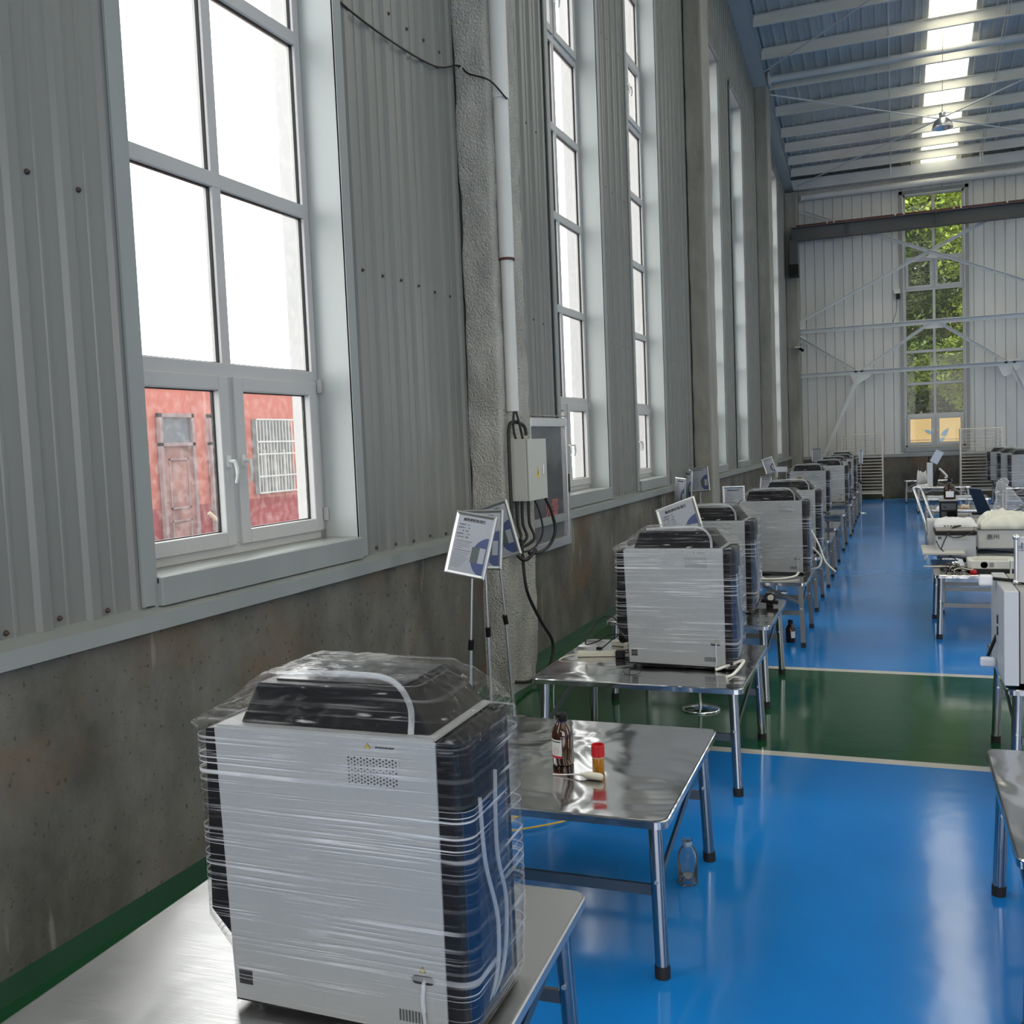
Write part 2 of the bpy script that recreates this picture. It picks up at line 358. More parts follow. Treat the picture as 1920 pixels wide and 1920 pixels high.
# left wall: concrete dado and corrugated cladding with window openings
LWIN = [(.4, 2.3), (3.87, 5.87), (10.23, 12.1), (13.55, 15.35), (19.2, 21.0), (22.55, 24.2), (29.2, 31.1)]
ZT = 9.95; ZS = 1.61
wl = MB(); wl.box(-.12, .10, YB, YF, -.0, 1.38)
wl.build('wall_left', m_conc, fn=LW, kind='structure')
MB().add([(.10, YB, 0), (.135, YB, 0), (.10, YB, .09), (.10, YF, 0), (.135, YF, 0), (.10, YF, .09)], [(0, 1, 2), (3, 5, 4), (0, 3, 4, 1), (1, 4, 5, 2), (2, 5, 3, 0)]).build('baseboard_left', mat('green_epoxy_coving', (.004, .045, .016), .45), fn=LW, kind='structure')
MB().add([(0.0, YB, 1.36), (.145, YB, 1.36), (.145, YB, 1.44), (.02, YB, 1.465), (0.0, YF, 1.36), (.145, YF, 1.36), (.145, YF, 1.44), (.02, YF, 1.465)],
         [(0, 1, 2, 3), (4, 7, 6, 5), (0, 4, 5, 1), (1, 5, 6, 2), (2, 6, 7, 3), (3, 7, 4, 0)]).build('trim_1', m_trim, fn=LW, kind='structure')
def clad(mb, a, b, z0, z1f, pitch=.285, off=.02, dep=.022, phase=0., samples=1):
    """trapezoid ribbed sheet from a to b; local coords (x depth, y along, z)"""
    ys = [a]; k = math.floor((a - phase) / pitch)
    prof = []
    while True:
        y0 = phase + k * pitch
        if y0 > b + pitch: break
        prof += [(y0, 0), (y0 + .02, dep), (y0 + .075, dep), (y0 + .095, 0), (y0 + .17, 0), (y0 + .175, dep * .3), (y0 + .19, dep * .3), (y0 + .195, 0)]
        k += 1
    def d(y):
        for (p, q), (p2, q2) in zip(prof, prof[1:]):
            if p <= y <= p2: return q + (q2 - q) * ((y - p) / max(p2 - p, 1e-6))
        return 0
    ys = [a] + [p for p, _ in prof if a < p < b] + [b]
    vs = []; fs = []
    for y in ys:
        vs += [(off + d(y), y, z0), (off + d(y), y, z1f(y))]
    for i in range(len(ys) - 1): fs.append((2 * i, 2 * i + 2, 2 * i + 3, 2 * i + 1))
    mb.add(vs, fs)
cl = MB(); edges = [YB] + [q for w_ in LWIN for q in w_] + [YF]
for i in range(0, len(edges), 2): clad(cl, edges[i], edges[i + 1], 1.44, lambda y: zr(y) - .02, phase=.03)
for a, b in LWIN: clad(cl, a, b, ZT, lambda y: zr(y) - .02, phase=.03)
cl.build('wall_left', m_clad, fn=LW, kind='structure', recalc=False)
# outer skin of the same wall (outside brick reveal)
sk = MB()
for i in range(0, len(edges), 2): sk.box(-.42, -.36, edges[i] + (.16 if i else 0), edges[i + 1] - .16, -.2, zr(edges[i + 1]) + .3)
for a, b in LWIN:
    sk.box(-.42, -.36, a - .16, b + .16, -.2, ZS - .02); sk.box(-.42, -.36, a - .16, b + .16, ZT - .05, zr(b) + .3)
sk.build('wall_left', mat('pale_outer_render', (.5, .5, .53), .7), fn=LW, kind='structure')
# screws
sc = MB()
for z in (1.50, 3.47, 5.45, 7.4):
    y = YB
    k = 0
    for k in range(int((YF - 2.6) / .285)):
        y = 2.6 + .03 - (2.6 % .285) + k * .285 + .13
        if any(a - .08 < y < b + .08 for a, b in LWIN) or y > YF - .3: continue
        sc.lathe([(.013, 0), (.013, .004), (.007, .008), (.007, .014), (0, .015)], (.022, y, z + rnd.uniform(-.012, .012)), 8, 'x')
sc.build('trim_2', m_screw, fn=LW, kind='structure')

def window(num, fn, a, b, z0, z1, rows, label=None, sash_rows=(0, 5), dep=.20, glass=m_glass, handles=True, simple=False, portal_=None):
    root = empty('window_%d' % num, (0, 0, 0), kind='structure')
    def P(mb): return mb
    # fn takes (depth, along, z)
    rv = MB(); t = .012
    # reveal boards, with a folded face trim overlapping the cladding
    rv.box(-dep - .02, .055, a, a + t, z0 - .16, z1); rv.box(-dep - .02, .055, b - t, b, z0 - .16, z1); rv.box(-dep - .02, .055, a, b, z1 - t, z1)
    rv.build('reveal', m_reveal, root, fn)
    tr = MB(); tr.box(.045, .06, a - .09, a + t, z0 - .14, z1 + .09); tr.box(.045, .06, b - t, b + .09, z0 - .14, z1 + .09); tr.box(.045, .06, a - .09, b + .09, z1 - t, z1 + .09)
    tr.build('face_trim', m_trim, root, fn)
    si = MB(); si.box(-dep - .01, .075, a + t, b - t, z0 - .04, z0); si.box(.0, .09, a + t, b - t, z0 - .15, z0 - .003); si.build('sill', m_trim, root, fn, bevel=.006)
    ins = MB(); ins.box(-.40, -dep - .08, a + .005, a + .05, z0, z1); ins.box(-.40, -dep - .08, b - .05, b - .005, z0, z1); ins.box(-.40, -dep - .08, a, b, z0 - .05, z0 - .01); ins.box(-.40, -dep - .08, a, b, z1 - .02, z1)
    ins.build('outer_reveal', m_pvc, root, fn)
    fa, fb = a + .03, b - .03; f0, f1 = -dep - .07, -dep; fwid = .065; mid = (fa + fb) / 2
    fr = MB(); fr.box(f0, f1, fa, fa + fwid, z0, z1 - .02); fr.box(f0, f1, fb - fwid, fb, z0, z1 - .02); fr.box(f0, f1, fa, fb, z0 + .0, z0 + fwid); fr.box(f0, f1, fa, fb, z1 - .02 - fwid, z1 - .02)
    fr.build('frame', m_pvc, root, fn, bevel=.005)
    mu = MB(); mu.box(f0, f1, mid - .04, mid + .04, z0 + fwid, z1 - fwid); mu.build('mullion', m_pvc, root, fn, bevel=.005)
    for r in rows: 
        tm = MB(); tm.box(f0, f1 + .002, fa + fwid * .6, fb - fwid * .6, r - .045, r + .045); tm.build('transom', m_pvc, root, fn, bevel=.006)
    zs = [z0 + fwid - .045] + list(rows) + [z1 - .02 - fwid + .045]
    gl = MB(); gk = MB()
    for i in range(len(zs) - 1):
        za, zb = zs[i] + .045, zs[i + 1] - .045
        for (ya, yb) in ((fa + fwid, mid - .04), (mid + .04, fb - fwid)):
            if i in sash_rows:
                s_ = MB(); e = .012; wd = .075
                s_.box(f0 + .02, f1 + .022, ya - e, ya + wd, za - e, zb + e); s_.box(f0 + .02, f1 + .022, yb - wd, yb + e, za - e, zb + e)
                s_.box(f0 + .02, f1 + .022, ya + wd, yb - wd, za - e, za + wd); s_.box(f0 + .02, f1 + .022, ya + wd, yb - wd, zb - wd, zb + e)
                so = s_.build('sash', m_pvc, root, fn, bevel=.006)
                gl.add([(f0 + .04, ya + wd - .005, za + wd - .005), (f0 + .04, yb - wd + .005, za + wd - .005), (f0 + .04, yb - wd + .005, zb - wd + .005), (f0 + .04, ya + wd - .005, zb - wd + .005)], [(0, 1, 2, 3)])
                g0, g1, g2, g3 = ya + wd, yb - wd, za + wd, zb - wd
                if handles:
                    hy = mid - .07 if ya < mid - .1 and yb <= mid else mid + .07
                    hd = MB(); hz = (za + zb) / 2; hx = f1 + .022
                    hd.box(hx, hx + .012, hy - .016, hy + .016, hz - .035, hz + .035)
                    hd.tube([(hx, hy, hz), (hx + .05, hy, hz)], .011, 10)
                    hd.tube(spline([(hx + .05, hy - .008 if hy < mid else hy + .008, hz + .004), (hx + .055, hy, hz - .02), (hx + .062, hy, hz - .07), (hx + .05, hy, hz - .13)], 5), [.012] * 6 + [.011] * 5 + [.009] * 5, 8)
                    hd.build('handle', m_white, so, fn)
            else:
                gl.add([(f0 + .03, ya - .005, za - .005), (f0 + .03, yb + .005, za - .005), (f0 + .03, yb + .005, zb + .005), (f0 + .03, ya - .005, zb + .005)], [(0, 1, 2, 3)])
                g0, g1, g2, g3 = ya, yb, za, zb
            for q in ((g0, g0 + .006, g2, g3), (g1 - .006, g1, g2, g3), (g0, g1, g2, g2 + .006), (g0, g1, g3 - .006, g3)): gk.box(f0 + .028, f0 + .048, *q)
    gl.build('glass', glass, root, fn, recalc=False); gk.build('gasket', m_black, root, fn)
    return root

ROWS = [2.70, 3.78, 4.86, 5.88, 6.90, 7.90, 8.92]
for i, (a, b) in enumerate(LWIN):
    rows = [2.71, 3.83, 4.97, 6.05, 7.1, 8.1, 9.05] if i == 1 else ROWS
    window(i + 1, LW, a, b, ZS, ZT, rows)
    portal((-3.56 - .45 + A * (a + b) / 2, (a + b) / 2, (ZS + ZT) / 2), (0, -PI / 2, A), ZT - ZS, b - a)
    hn = MB()
    for z in (ZS + .12, ZS + 1.0): hn.box(-.195, -.165, b - .055, b - .035, z, z + .09)
    hn.build('trim_3', m_pvc, fn=LW, kind='structure')

# far wall
FX0, FX1 = -3.3, XR
fwin = [(.30, 2.13), (9.3, 11.1)]
MB().box(FX0 - .3, FX1, -.1, .05, 0, 1.37).build('wall_far', m_conc, fn=FWm, kind='structure')
MB().box(FX0 - .3, FX1, 0, .075, 1.30, 1.40).build('trim_4', m_trim, fn=FWm, kind='structure')
fc = MB()
def seam(mb, a, b, z0, z1):
    k = math.floor(a / .295); x = k * .295; pts = []
    while x < b:
        if x > a: pts += [(x - .02, .02), (x - .016, 0.0), (x - .006, 0.0), (x, .034), (x + .012, .034), (x + .016, .02)]
        x += .295
    pts = [(a, .02)] + [p for p in pts if a < p[0] < b] + [(b, .02)]
    vs = []; fs = []
    for (x, d) in pts: vs += [(x, d, z0), (x, d, z1)]
    for i in range(len(pts) - 1): fs.append((2 * i, 2 * i + 2, 2 * i + 3, 2 * i + 1))
    mb.add(vs, fs)
fe = [FX0 - .3] + [q for w_ in fwin for q in w_] + [FX1]
for i in range(0, len(fe), 2): seam(fc, fe[i], fe[i + 1], 1.38, 10.55)
for a, b in fwin: seam(fc, a, b, 9.60, 10.55); fc.box(a, b, -.25, .02, 1.30, 1.575)
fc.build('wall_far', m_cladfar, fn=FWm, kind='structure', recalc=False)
for i, (a, b) in enumerate(fwin):
    fnw = lambda x, y, z: (y, YF - x, z)
    window(8 + i, fnw, a, b, 1.60, 9.60, [2.62, 3.62, 4.64, 5.60, 6.60, 7.58, 8.62], sash_rows=(0, 5), glass=m_glassfar, dep=.05)
    portal(((a + b) / 2, YF + .5, 5.6), (-PI / 2, 0, 0), b - a, 8)
# right wall and back wall (outside the frame): plain panels with tall openings added to let in light
rw = MB(); ry = [YB, 2, 4, 14, 16, 26, 28, YF]
for i in range(0, len(ry), 2): rw.box(XR, XR + .1, ry[i], ry[i + 1], 0, 14.2)
for i in range(1, len(ry) - 1, 2):
    rw.box(XR, XR + .1, ry[i], ry[i + 1], 0, 1.6); rw.box(XR, XR + .1, ry[i], ry[i + 1], 9.9, 14.2)
    portal((XR + .2, (ry[i] + ry[i + 1]) / 2, 5.75), (0, PI / 2, 0), 8.3, 2)
rw.build('wall_right', m_cladfar, kind='structure')
bw_ = MB(); bx_ = [-4, -2.6, 1.4, 2.4, 6.4, 7.4, 11.4, XR + .1]      # tall openings added behind the viewer to light faces turned this way
for i in range(0, len(bx_), 2): bw_.box(bx_[i], bx_[i + 1], YB - .1, YB, 0, 14.2)
for i in range(1, len(bx_) - 1, 2):
    bw_.box(bx_[i], bx_[i + 1], YB - .1, YB, 7.5, 14.2); bw_.box(bx_[i], bx_[i + 1], YB - .1, YB, 0, 1.0)
    portal(((bx_[i] + bx_[i + 1]) / 2, YB - .2, 4.25), (PI / 2, 0, 0), 4, 6.5)
bw_.build('wall_back', m_cladfar, kind='structure')

# roof: ribbed sheets, skylight strips
SKY = [(.87, 1.87), (4.6, 5.6), (8.4, 9.4), (12.2, 13.2)]
rx = [-4.0] + [q for s_ in SKY for q in s_] + [XR + .1]
rf = MB()
def rsheet(mb, a, b):
    xs = [(a, 0)]; x = math.floor(a / .29) * .29
    while x < b:
        for dx, d in ((-.03, 0), (-.018, -.035), (.018, -.035), (.03, 0), (.14, 0), (.145, -.008), (.155, -.008), (.16, 0)):
            if a < x + dx < b: xs.append((x + dx, d))
        x += .29
    xs.append((b, 0)); vs = []; fs = []
    for (x, d) in xs:
        for y in (YB - .2, 12, YF + .3): vs.append((x, y, zr(y) + .02 + d))
    for i in range(len(xs) - 1):
        for j in range(2): fs.append((3 * i + j, 3 * i + j + 1, 3 * i + 4 + j, 3 * i + 3 + j))
    mb.add(vs, fs)
for i in range(0, len(rx), 2): rsheet(rf, rx[i], rx[i + 1])
ceil = rf.build('ceiling', m_roof, kind='structure', recalc=False)
sk = MB()
for a, b in SKY: rsheet(sk, a, b)
sk.build('skylight', m_sky, ceil, recalc=False)
for a, b in SKY: portal(((a + b) / 2, 23, zr(23) + .3), (-math.atan(.16), 0, 0), b - a, 22.3); portal(((a + b) / 2, 1.4, zr(1.4) + .3), (math.atan(.16), 0, 0), b - a, 21.4)
PY = [1.5 * k - 8 for k in range(13)] + [13.8, 15.4, 16.9, 18.4, 19.9, 21.4, 22.9, 24.3, 25.8, 27.37, 28.86, 30.2, 31.2, 32.15, 33.05]
for y in PY:
    z = zr(y); p = MB()
    if abs(y - 27.37) < .01: pass
    # C section: web facing the camera side, lips turned toward it
    sl = -.16 if y > 12 else .16
    x0, x1 = -2.98, XR
    p.box(x0, x1, y, y + .008, z - .27, z - .02); p.box(x0, x1, y - .075, y, z - .278, z - .27); p.box(x0, x1, y - .075, y - .069, z - .27, z - .25); p.box(x0, x1, y - .075, y, z - .02, z - .012)
    o = p.build('purlin', m_cream); tag(o, 'cream steel C-section purlin running crosswise under the roof sheets', 'purlin', 'roof purlins')
# edge beam along the far eave, sag rods and wind bracing rods
o = MB().box(-3.2, XR, YF - .42, YF - .05, zr(YF) - .42, zr(YF) - .1).build('eaves_beam', m_white); tag(o, 'pale steel eaves beam along the top of the far wall', 'beam')
for x in (-.02, 2.5, 2.56, 5.2, 8.0):
    r = MB(); r.tube([(x, 20, zr(20) - .22), (x, 33.5, zr(33.5) - .22)], .011, 6)
    if x < 3: r.tube([(x, 33.05, zr(33.5) - .22), (x, 33.05, zr(33.5) - .5)], .02, 6)
    o = r.build('sag_rod', m_white); tag(o, {-.02: 'thin rod tying the purlins together left of the skylight', 2.5: 'left one of the paired thin rods tying purlins right of the skylight', 2.56: 'right one of the paired thin rods tying purlins right of the skylight', 5.2: 'thin purlin tie rod right of the second skylight strip', 8.0: 'thin purlin tie rod left of the third skylight strip'}.get(x, ''), 'tie rod')
def rod(a, b, r, name, m, lab, cat, n=8):
    o = MB().tube([a, b], r, n).build(name, m); tag(o, lab, cat); return o
rod((-2.95, 27.3, 11.15), (6.6, 33.5, 10.05), .022, 'bracing_rod', m_white, 'thin diagonal roof rod falling to the right past the hanging lamp', 'brace rod')
rod((-2.82, 33.2, 10.1), (6.4, 26.0, 11.35), .022, 'bracing_rod', m_white, 'thin diagonal roof rod rising to the right past the hanging lamp', 'brace rod')
rod((-2.95, 26.1, 11.35), (-.1, 23.6, 11.75), .02, 'bracing_rod', m_white, 'thin diagonal roof rod rising from the rafter at top of the photo', 'brace rod')
st = MB().tube([(-2.9, 26.95, 11.42), (XR, 26.95, 11.42)], .085, 14); st.box(-2.95, -2.90, 26.8, 27.1, 11.27, 11.57)
tag(st.build('strut_tube', m_white), 'round white strut tube crossing just below the roof purlins', 'strut')
st = MB().tube([(-2.72, 33.7, 9.83), (XR, 33.7, 9.83)], .1, 16); st.lathe([(.16, 0), (.16, .02)], (-2.74, 33.7, 9.83), 16, 'x')
tag(st.build('strut_tube', m_white), 'round white strut tube across the far wall above its window', 'strut')

# rafters over the left wall: I-beams following the slope
def ibeam(a, b, wf, h, name, lab, m=m_white):
    mb = MB(); a = Vector(a); b = Vector(b); d = (b - a)
    for (x0, x1, z0, z1) in ((-wf / 2, wf / 2, 0, .016), (-wf / 2, wf / 2, h - .016, h), (-.007, .007, .016, h - .016)):
        mb.hexa([a + Vector((x0, 0, z0)), a + Vector((x1, 0, z0)), a + Vector((x1, 0, z1)), a + Vector((x0, 0, z1)), b + Vector((x0, 0, z0)), b + Vector((x1, 0, z0)), b + Vector((x1, 0, z1)), b + Vector((x0, 0, z1))])
    o = mb.build(name, m); tag(o, lab, 'beam'); return o
m_beam = mat('blue_grey_beam', (.50, .49, .45), .4)
for y0, y1, lb in ((12, 17.6, 'part of the gable rafter over the second pair of windows'), (17.7, 26.6, 'pale gable rafter over the third pair of tall windows'), (26.7, 33.95, 'pale gable rafter from the far column pair down to the corner')):
    ibeam((-3.17, y0, zr(y0) - .52), (-3.13, y1, zr(y1) - .52), .36, .48, 'rafter', lb, m_beam)

# columns with sprayed fireproofing
def lump(name, x0, x1, y0, y1, z0, z1, m, amp, label, nu=10, nv=160, seed=0, fx=None):
    mb = MB(); ring = []
    base = rrect(x0, x1, y0, y1, .02, 2); pts = []
    for i in range(len(base)):
        a = Vector((*base[i], 0)); b = Vector((*base[(i + 1) % len(base)], 0)); k = max(1, int((b - a).length / .035))
        for j in range(k): pts.append(a.lerp(b, j / k))
    c = Vector(((x0 + x1) / 2, (y0 + y1) / 2, 0)); n = len(pts); vs = []; fs = []
    for i in range(nv + 1):
        z = z0 + (z1 - z0) * i / nv
        for p in pts:
            q = Vector((p.x, p.y, z)); dd = noise.noise(Vector((p.x * 3, p.y * 3, z * 1.4 + seed))) + .6 * noise.noise(Vector((p.x * 9, p.y * 9, z * 6 + seed)))
            k = amp * (1 + 1.2 * max(0, .35 - z) / .35) * dd
            q += (p - c).normalized() * k; vs.append((q.x, q.y, z))
    for i in range(nv):
        for j in range(n): fs.append((i * n + j, i * n + (j + 1) % n, (i + 1) * n + (j + 1) % n, (i + 1) * n + j))
    mb.add(vs, fs, True); o = mb.build(name, m, fn=LW); tag(o, label, 'column'); return o
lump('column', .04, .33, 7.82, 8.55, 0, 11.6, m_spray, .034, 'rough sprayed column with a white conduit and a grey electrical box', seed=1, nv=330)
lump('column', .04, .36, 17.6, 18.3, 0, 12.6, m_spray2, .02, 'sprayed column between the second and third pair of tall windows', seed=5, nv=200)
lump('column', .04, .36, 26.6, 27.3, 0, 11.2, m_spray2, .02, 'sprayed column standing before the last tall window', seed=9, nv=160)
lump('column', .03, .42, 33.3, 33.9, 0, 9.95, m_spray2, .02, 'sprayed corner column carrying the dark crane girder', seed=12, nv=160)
lump('column', .04, .36, -1.8, -1.1, 0, 11, m_spray, .02, 'sprayed column behind the viewer', seed=3, nv=60)

# crane girder
g = empty('crane_girder', (0, 0, 0), label='dark grey crane girder with a rusty rail crossing before the far wall', cat='girder')
gb = MB(); y0, y1 = 32.9, 33.2; z0 = 8.33
gb.box(-3.0, XR, y0, y1, z0, z0 + .02); gb.box(-3.0, XR, y0, y1, z0 + .40, z0 + .42); gb.box(-3.0, XR, 33.04, 33.06, z0 + .02, z0 + .4)
for x in (-2.99, -1.35, 1.25, 3.8, 6.4): gb.box(x, x + .012, y0 + .01, 33.04, z0 + .02, z0 + .4)
gb.build('beam', m_girder, g)
ra = MB(); ra.box(-2.85, XR, 33.0, 33.1, z0 + .42, z0 + .50); ra.box(-2.85, XR, 32.9, 33.2, z0 + .42, z0 + .435); ra.build('rail', m_rust, g)
for x in (-1.9, -1.7, .1, .35, 1.75, 1.95, 3.2): MB().lathe([(.025, 0), (.025, .05)], (x, 32.93, z0 + .435), 8).build('rail_bolt', m_white, g)
bk = empty('crane_bracket', (0, 0, 0), label='dark steel bracket on the corner column under the girder end', cat='bracket')
MB().box(-3.06, -2.82, 32.85, 33.25, 7.55, 8.33).build('bracket_plate', m_girder, bk); MB().box(-3.08, -2.79, 32.80, 33.2, 7.2, 7.58).build('bracket_seat', m_black, bk)
# far wall bracing
YW = 33.62
def angle(a, b, lab, name='brace_bar', s_=.09):
    mb = MB(); mb.bar(a, b, .012, s_, (0, 1, 0)) if False else None
    a = Vector(a); b = Vector(b); d = (b - a).normalized(); n_ = Vector((-d.z, 0, d.x)); 
    if n_.z < 0: n_ = -n_
    def q(p, t, yy): return p + n_ * t + Vector((0, yy, 0))
    mb.hexa([q(a, -s_ / 2, 0), q(a, -s_ / 2, .01), q(a, s_ / 2, .01), q(a, s_ / 2, 0), q(b, -s_ / 2, 0), q(b, -s_ / 2, .01), q(b, s_ / 2, .01), q(b, s_ / 2, 0)])
    mb.hexa([q(a, s_ / 2 - .01, -s_), q(a, s_ / 2 - .01, 0), q(a, s_ / 2, 0), q(a, s_ / 2, -s_), q(b, s_ / 2 - .01, -s_), q(b, s_ / 2 - .01, 0), q(b, s_ / 2, 0), q(b, s_ / 2, -s_)])
    o = mb.build(name, m_white); tag(o, lab, 'brace'); return o
angle((-2.95, YW, 5.50), (XR, YW, 5.50), 'white horizontal steel tie across the far wall, the upper of two', 'tie_bar', .13)
angle((-2.95, YW, 4.07), (XR, YW, 4.07), 'white horizontal steel tie across the far wall, the lower of two', 'tie_bar', .13)
angle((-2.9, YW, 5.80), (3.9, YW, 9.02), 'white diagonal brace rising right to cross over the far window')
angle((-2.7, YW, 9.35), (5.2, YW - .1, 5.85), 'white diagonal brace falling right to cross over the far window')
angle((-2.85, YW, 5.3), (-1.1, YW, 4.1), 'short diagonal between the two ties falling from the corner column')
angle((-1.0, YW, 4.1), (1.0, YW, 5.42), 'diagonal between the two ties rising left of the far window centre')
angle((1.4, YW, 5.42), (3.25, YW, 4.1), 'diagonal between the two ties falling right of the far window centre')
angle((3.4, YW, 4.1), (5.4, YW, 5.42), 'diagonal between the two ties rising at the right picture edge')
angle((-1.05, YW, 3.95), (-2.35, YW, 1.0), 'long diagonal leg descending from the lower tie to the left', s_=.11)
angle((3.35, YW, 3.95), (4.6, YW, 1.2), 'long diagonal leg descending from the lower tie to the right', s_=.11)
for x, z, lab in ((-1.0, 4.02, 'white gusset plate on the lower tie left of the far window'), (3.3, 4.02, 'white gusset plate on the lower tie right of the far window'), (1.2, 5.42, 'white gusset plate under the upper tie in front of the far window')):
    mb = MB().prism([(x - .32, z + .17), (x + .32, z + .17), (x + .3, z - .1), (x - .1, z - .34), (x - .2, z - .3), (x - .32, z)] if z < 5 else [(x - .4, z + .1), (x + .4, z + .1), (x + .25, z - .12), (x - .25, z - .12)], YW + .012, YW + .026)
    tag(mb.build('gusset_plate', m_white), lab, 'plate')
tag(MB().prism([(1.0, 7.5), (1.15, 7.72), (1.42, 7.68), (1.3, 7.45)], YW - .03, YW - .012).build('gusset_plate', m_white), 'white joint plate where the two long diagonals cross', 'plate')
for (x, z) in ((-2.88, 5.72), (-2.88, 5.28)):
    tag(MB().prism([(x - .1, z - .18), (x + .22, z - .1), (x + .22, z + .05), (x - .1, z + .18)], YW + .012, YW + .026).build('gusset_plate', m_white), 'gusset plate at the corner column %s the upper tie' % ('above' if z > 5.5 else 'below'), 'plate')

# hanging high-bay lamp
lp = empty('pendant_lamp', (1.16, 26.2, 9.35), label='metal bell-shaped high-bay lamp hanging from the roof', cat='lamp')
MB().tube([(0, 0, .42), (.03, 0, 2.4)], .008, 6).build('cord', m_rack, lp)
MB().lathe([(.05, .26), (.075, .27), (.075, .36), (.02, .38), (.02, .42)], n=24).build('ballast', m_alu, lp)
MB().lathe([(.235, 0), (.24, .005), (.215, .10), (.16, .19), (.10, .245), (.06, .26), (.058, .255), (.095, .235), (.15, .18), (.205, .09), (.228, .004), (.235, 0)], n=36, cap=False).build('reflector', m_alu, lp)
MB().lathe([(0, .06), (.035, .07), (.045, .12), (.03, .18), (.02, .24)], n=16).build('bulb', mat('lamp_glass', (.8, .8, .75), .1, trans=.6), lp)
# ==== OBJECTS ====
# ------------------------------------------------------------------ conduit, wire, electrical box, cabinet
def part(name, mb, m, parent, **k): return mb.build(name, m, parent, **k)
cd = empty('conduit_pipe', (0, 0, 0), label='long white plastic conduit running up the sprayed column above the electrical box', cat='pipe')
MB().tube([(-3.105, 7.99, 2.49), (-3.105, 7.99, 3.80)], .056, 20).build('lower_section', m_white, cd)
MB().tube([(-3.105, 7.99, 3.80), (-3.105, 7.99, 5.15)], .066, 20).build('upper_section', m_white, cd)
MB().tube([(-3.105, 7.99, 5.15), (-3.10, 7.99, 9.5)], .076, 20).build('upper_section', m_white, cd)
MB().tube([(-3.105, 7.99, 3.79), (-3.105, 7.99, 3.81)], .070, 20).build('clamp_band', m_rust, cd)
wr = MB().tube(spline([(-3.46, 5.4, 5.32), (-3.46, 5.94, 5.24), (-3.44, 6.6, 5.22), (-3.44, 7.4, 5.29), (-3.4, 7.80, 5.42), (-3.3, 7.78, 5.33), (-3.12, 7.80, 5.25), (-3.03, 7.95, 5.13)], 8), .008, 6)
tag(wr.build('wire', m_cable), 'thin black wire drooping along the cladding to the conduit', 'wire')
eb = empty('electrical_box', (-3.1, 8.0, 1.70), label='grey electrical distribution box with a warning triangle on the sprayed column', cat='electrical box')
MB().box(-.06, .10, 0, .46, 0, .545).build('body', mat('grey_enamel', (.46, .47, .44), .4), eb, bevel=.004)
MB().box(.104, .125, 0, .46, 0, .545).build('door', mat('grey_enamel_door', (.50, .51, .48), .38), eb, bevel=.004)
MB().prism([(.17, .20), (.25, .20), (.21, .31)], .126, .128, 'x').build('warning_sticker', m_yellow, eb)
MB().prism([(.203, .225), (.217, .225), (.213, .25), (.219, .25), (.207, .285), (.210, .255), (.203, .255)], .1282, .129, 'x').build('bolt_mark', m_ink, eb)
MB().box(.126, .136, .34, .37, .22, .31).build('handle', m_alu, eb, bevel=.003)
def cable(name, pts, r, m, lab, cat='cable', n=8, grp=None, k=8):
    o = MB().tube(spline(pts, k), r, n).build(name, m); tag(o, lab, cat, grp); return o
cable('thick_cable', [(-3.03, 8.10, 2.28), (-3.04, 8.08, 2.36), (-3.1, 8.0, 2.40), (-3.12, 7.93, 2.36), (-3.12, 7.90, 2.2), (-3.12, 7.9, 1.7), (-3.11, 7.88, 1.42), (-3.07, 7.88, 1.24), (-3.02, 7.95, 1.19), (-2.98, 8.1, 1.26)], .016, m_cable, 'thick black cable looping over the box and down its left side')
cable('thick_cable', [(-2.98, 8.40, 1.70), (-2.95, 8.46, 1.58), (-2.93, 8.5, 1.40), (-2.96, 8.42, 1.27), (-3.0, 8.25, 1.22), (-3.05, 8.1, 1.23)], .015, m_cable, 'black cable leaving the box bottom in the widest right hand loop')
cable('thin_cable', [(-3.0, 8.16, 1.70), (-2.98, 8.22, 1.6), (-2.97, 8.27, 1.42), (-3.0, 8.2, 1.30), (-3.05, 8.05, 1.25), (-3.12, 7.9, 1.28)], .009, m_cable, 'thinner black cable looping inside the wide loop below the box')
for i, (dx, lab) in enumerate(((0, 'leftmost of three thick cables straight below the electrical box'), (.035, 'middle of three thick cables straight below the electrical box'), (.08, 'rightmost of three thick cables straight below the electrical box'))):
    cable('thick_cable', [(-3.12 + dx, 8.04 + dx, 1.70), (-3.12 + dx, 8.04 + dx, 1.5), (-3.10 + dx * 1.2, 8.05 + dx, 1.38 - dx * .3), (-3.13 + dx * .4, 7.98, 1.31 - dx * .3), (-3.15, 7.90, 1.33)], .014, m_cable, lab)
cable('drop_cable', [(-3.08, 8.02, 1.36), (-3.07, 8.0, 1.2), (-3.05, 8.02, .9), (-3.02, 8.25, .6), (-3.0, 8.5, .35), (-3.02, 8.45, .13), (-3.1, 8.2, .05), (-3.16, 7.92, .10)], .015, m_cable, 'long black cable hanging from the bundle down to the column foot')
cable('thin_cable', [(-3.10, 8.0, 2.49), (-3.11, 8.0, 2.35), (-3.1, 8.02, 2.25)], .011, m_cable, 'left of two cables dropping from the conduit end into the box')
cable('thin_cable', [(-3.08, 8.0, 2.49), (-3.06, 8.02, 2.38), (-3.05, 8.06, 2.25)], .011, m_cable, 'right of two cables dropping from the conduit end into the box')
hc = empty('hydrant_cabinet', (0, 0, 0), label='aluminium framed glass wall cabinet with red lettering behind the electrical box', cat='cabinet')
y0, y1, z0, z1 = 8.95, 10.15, 1.10, 2.46; xa = .10
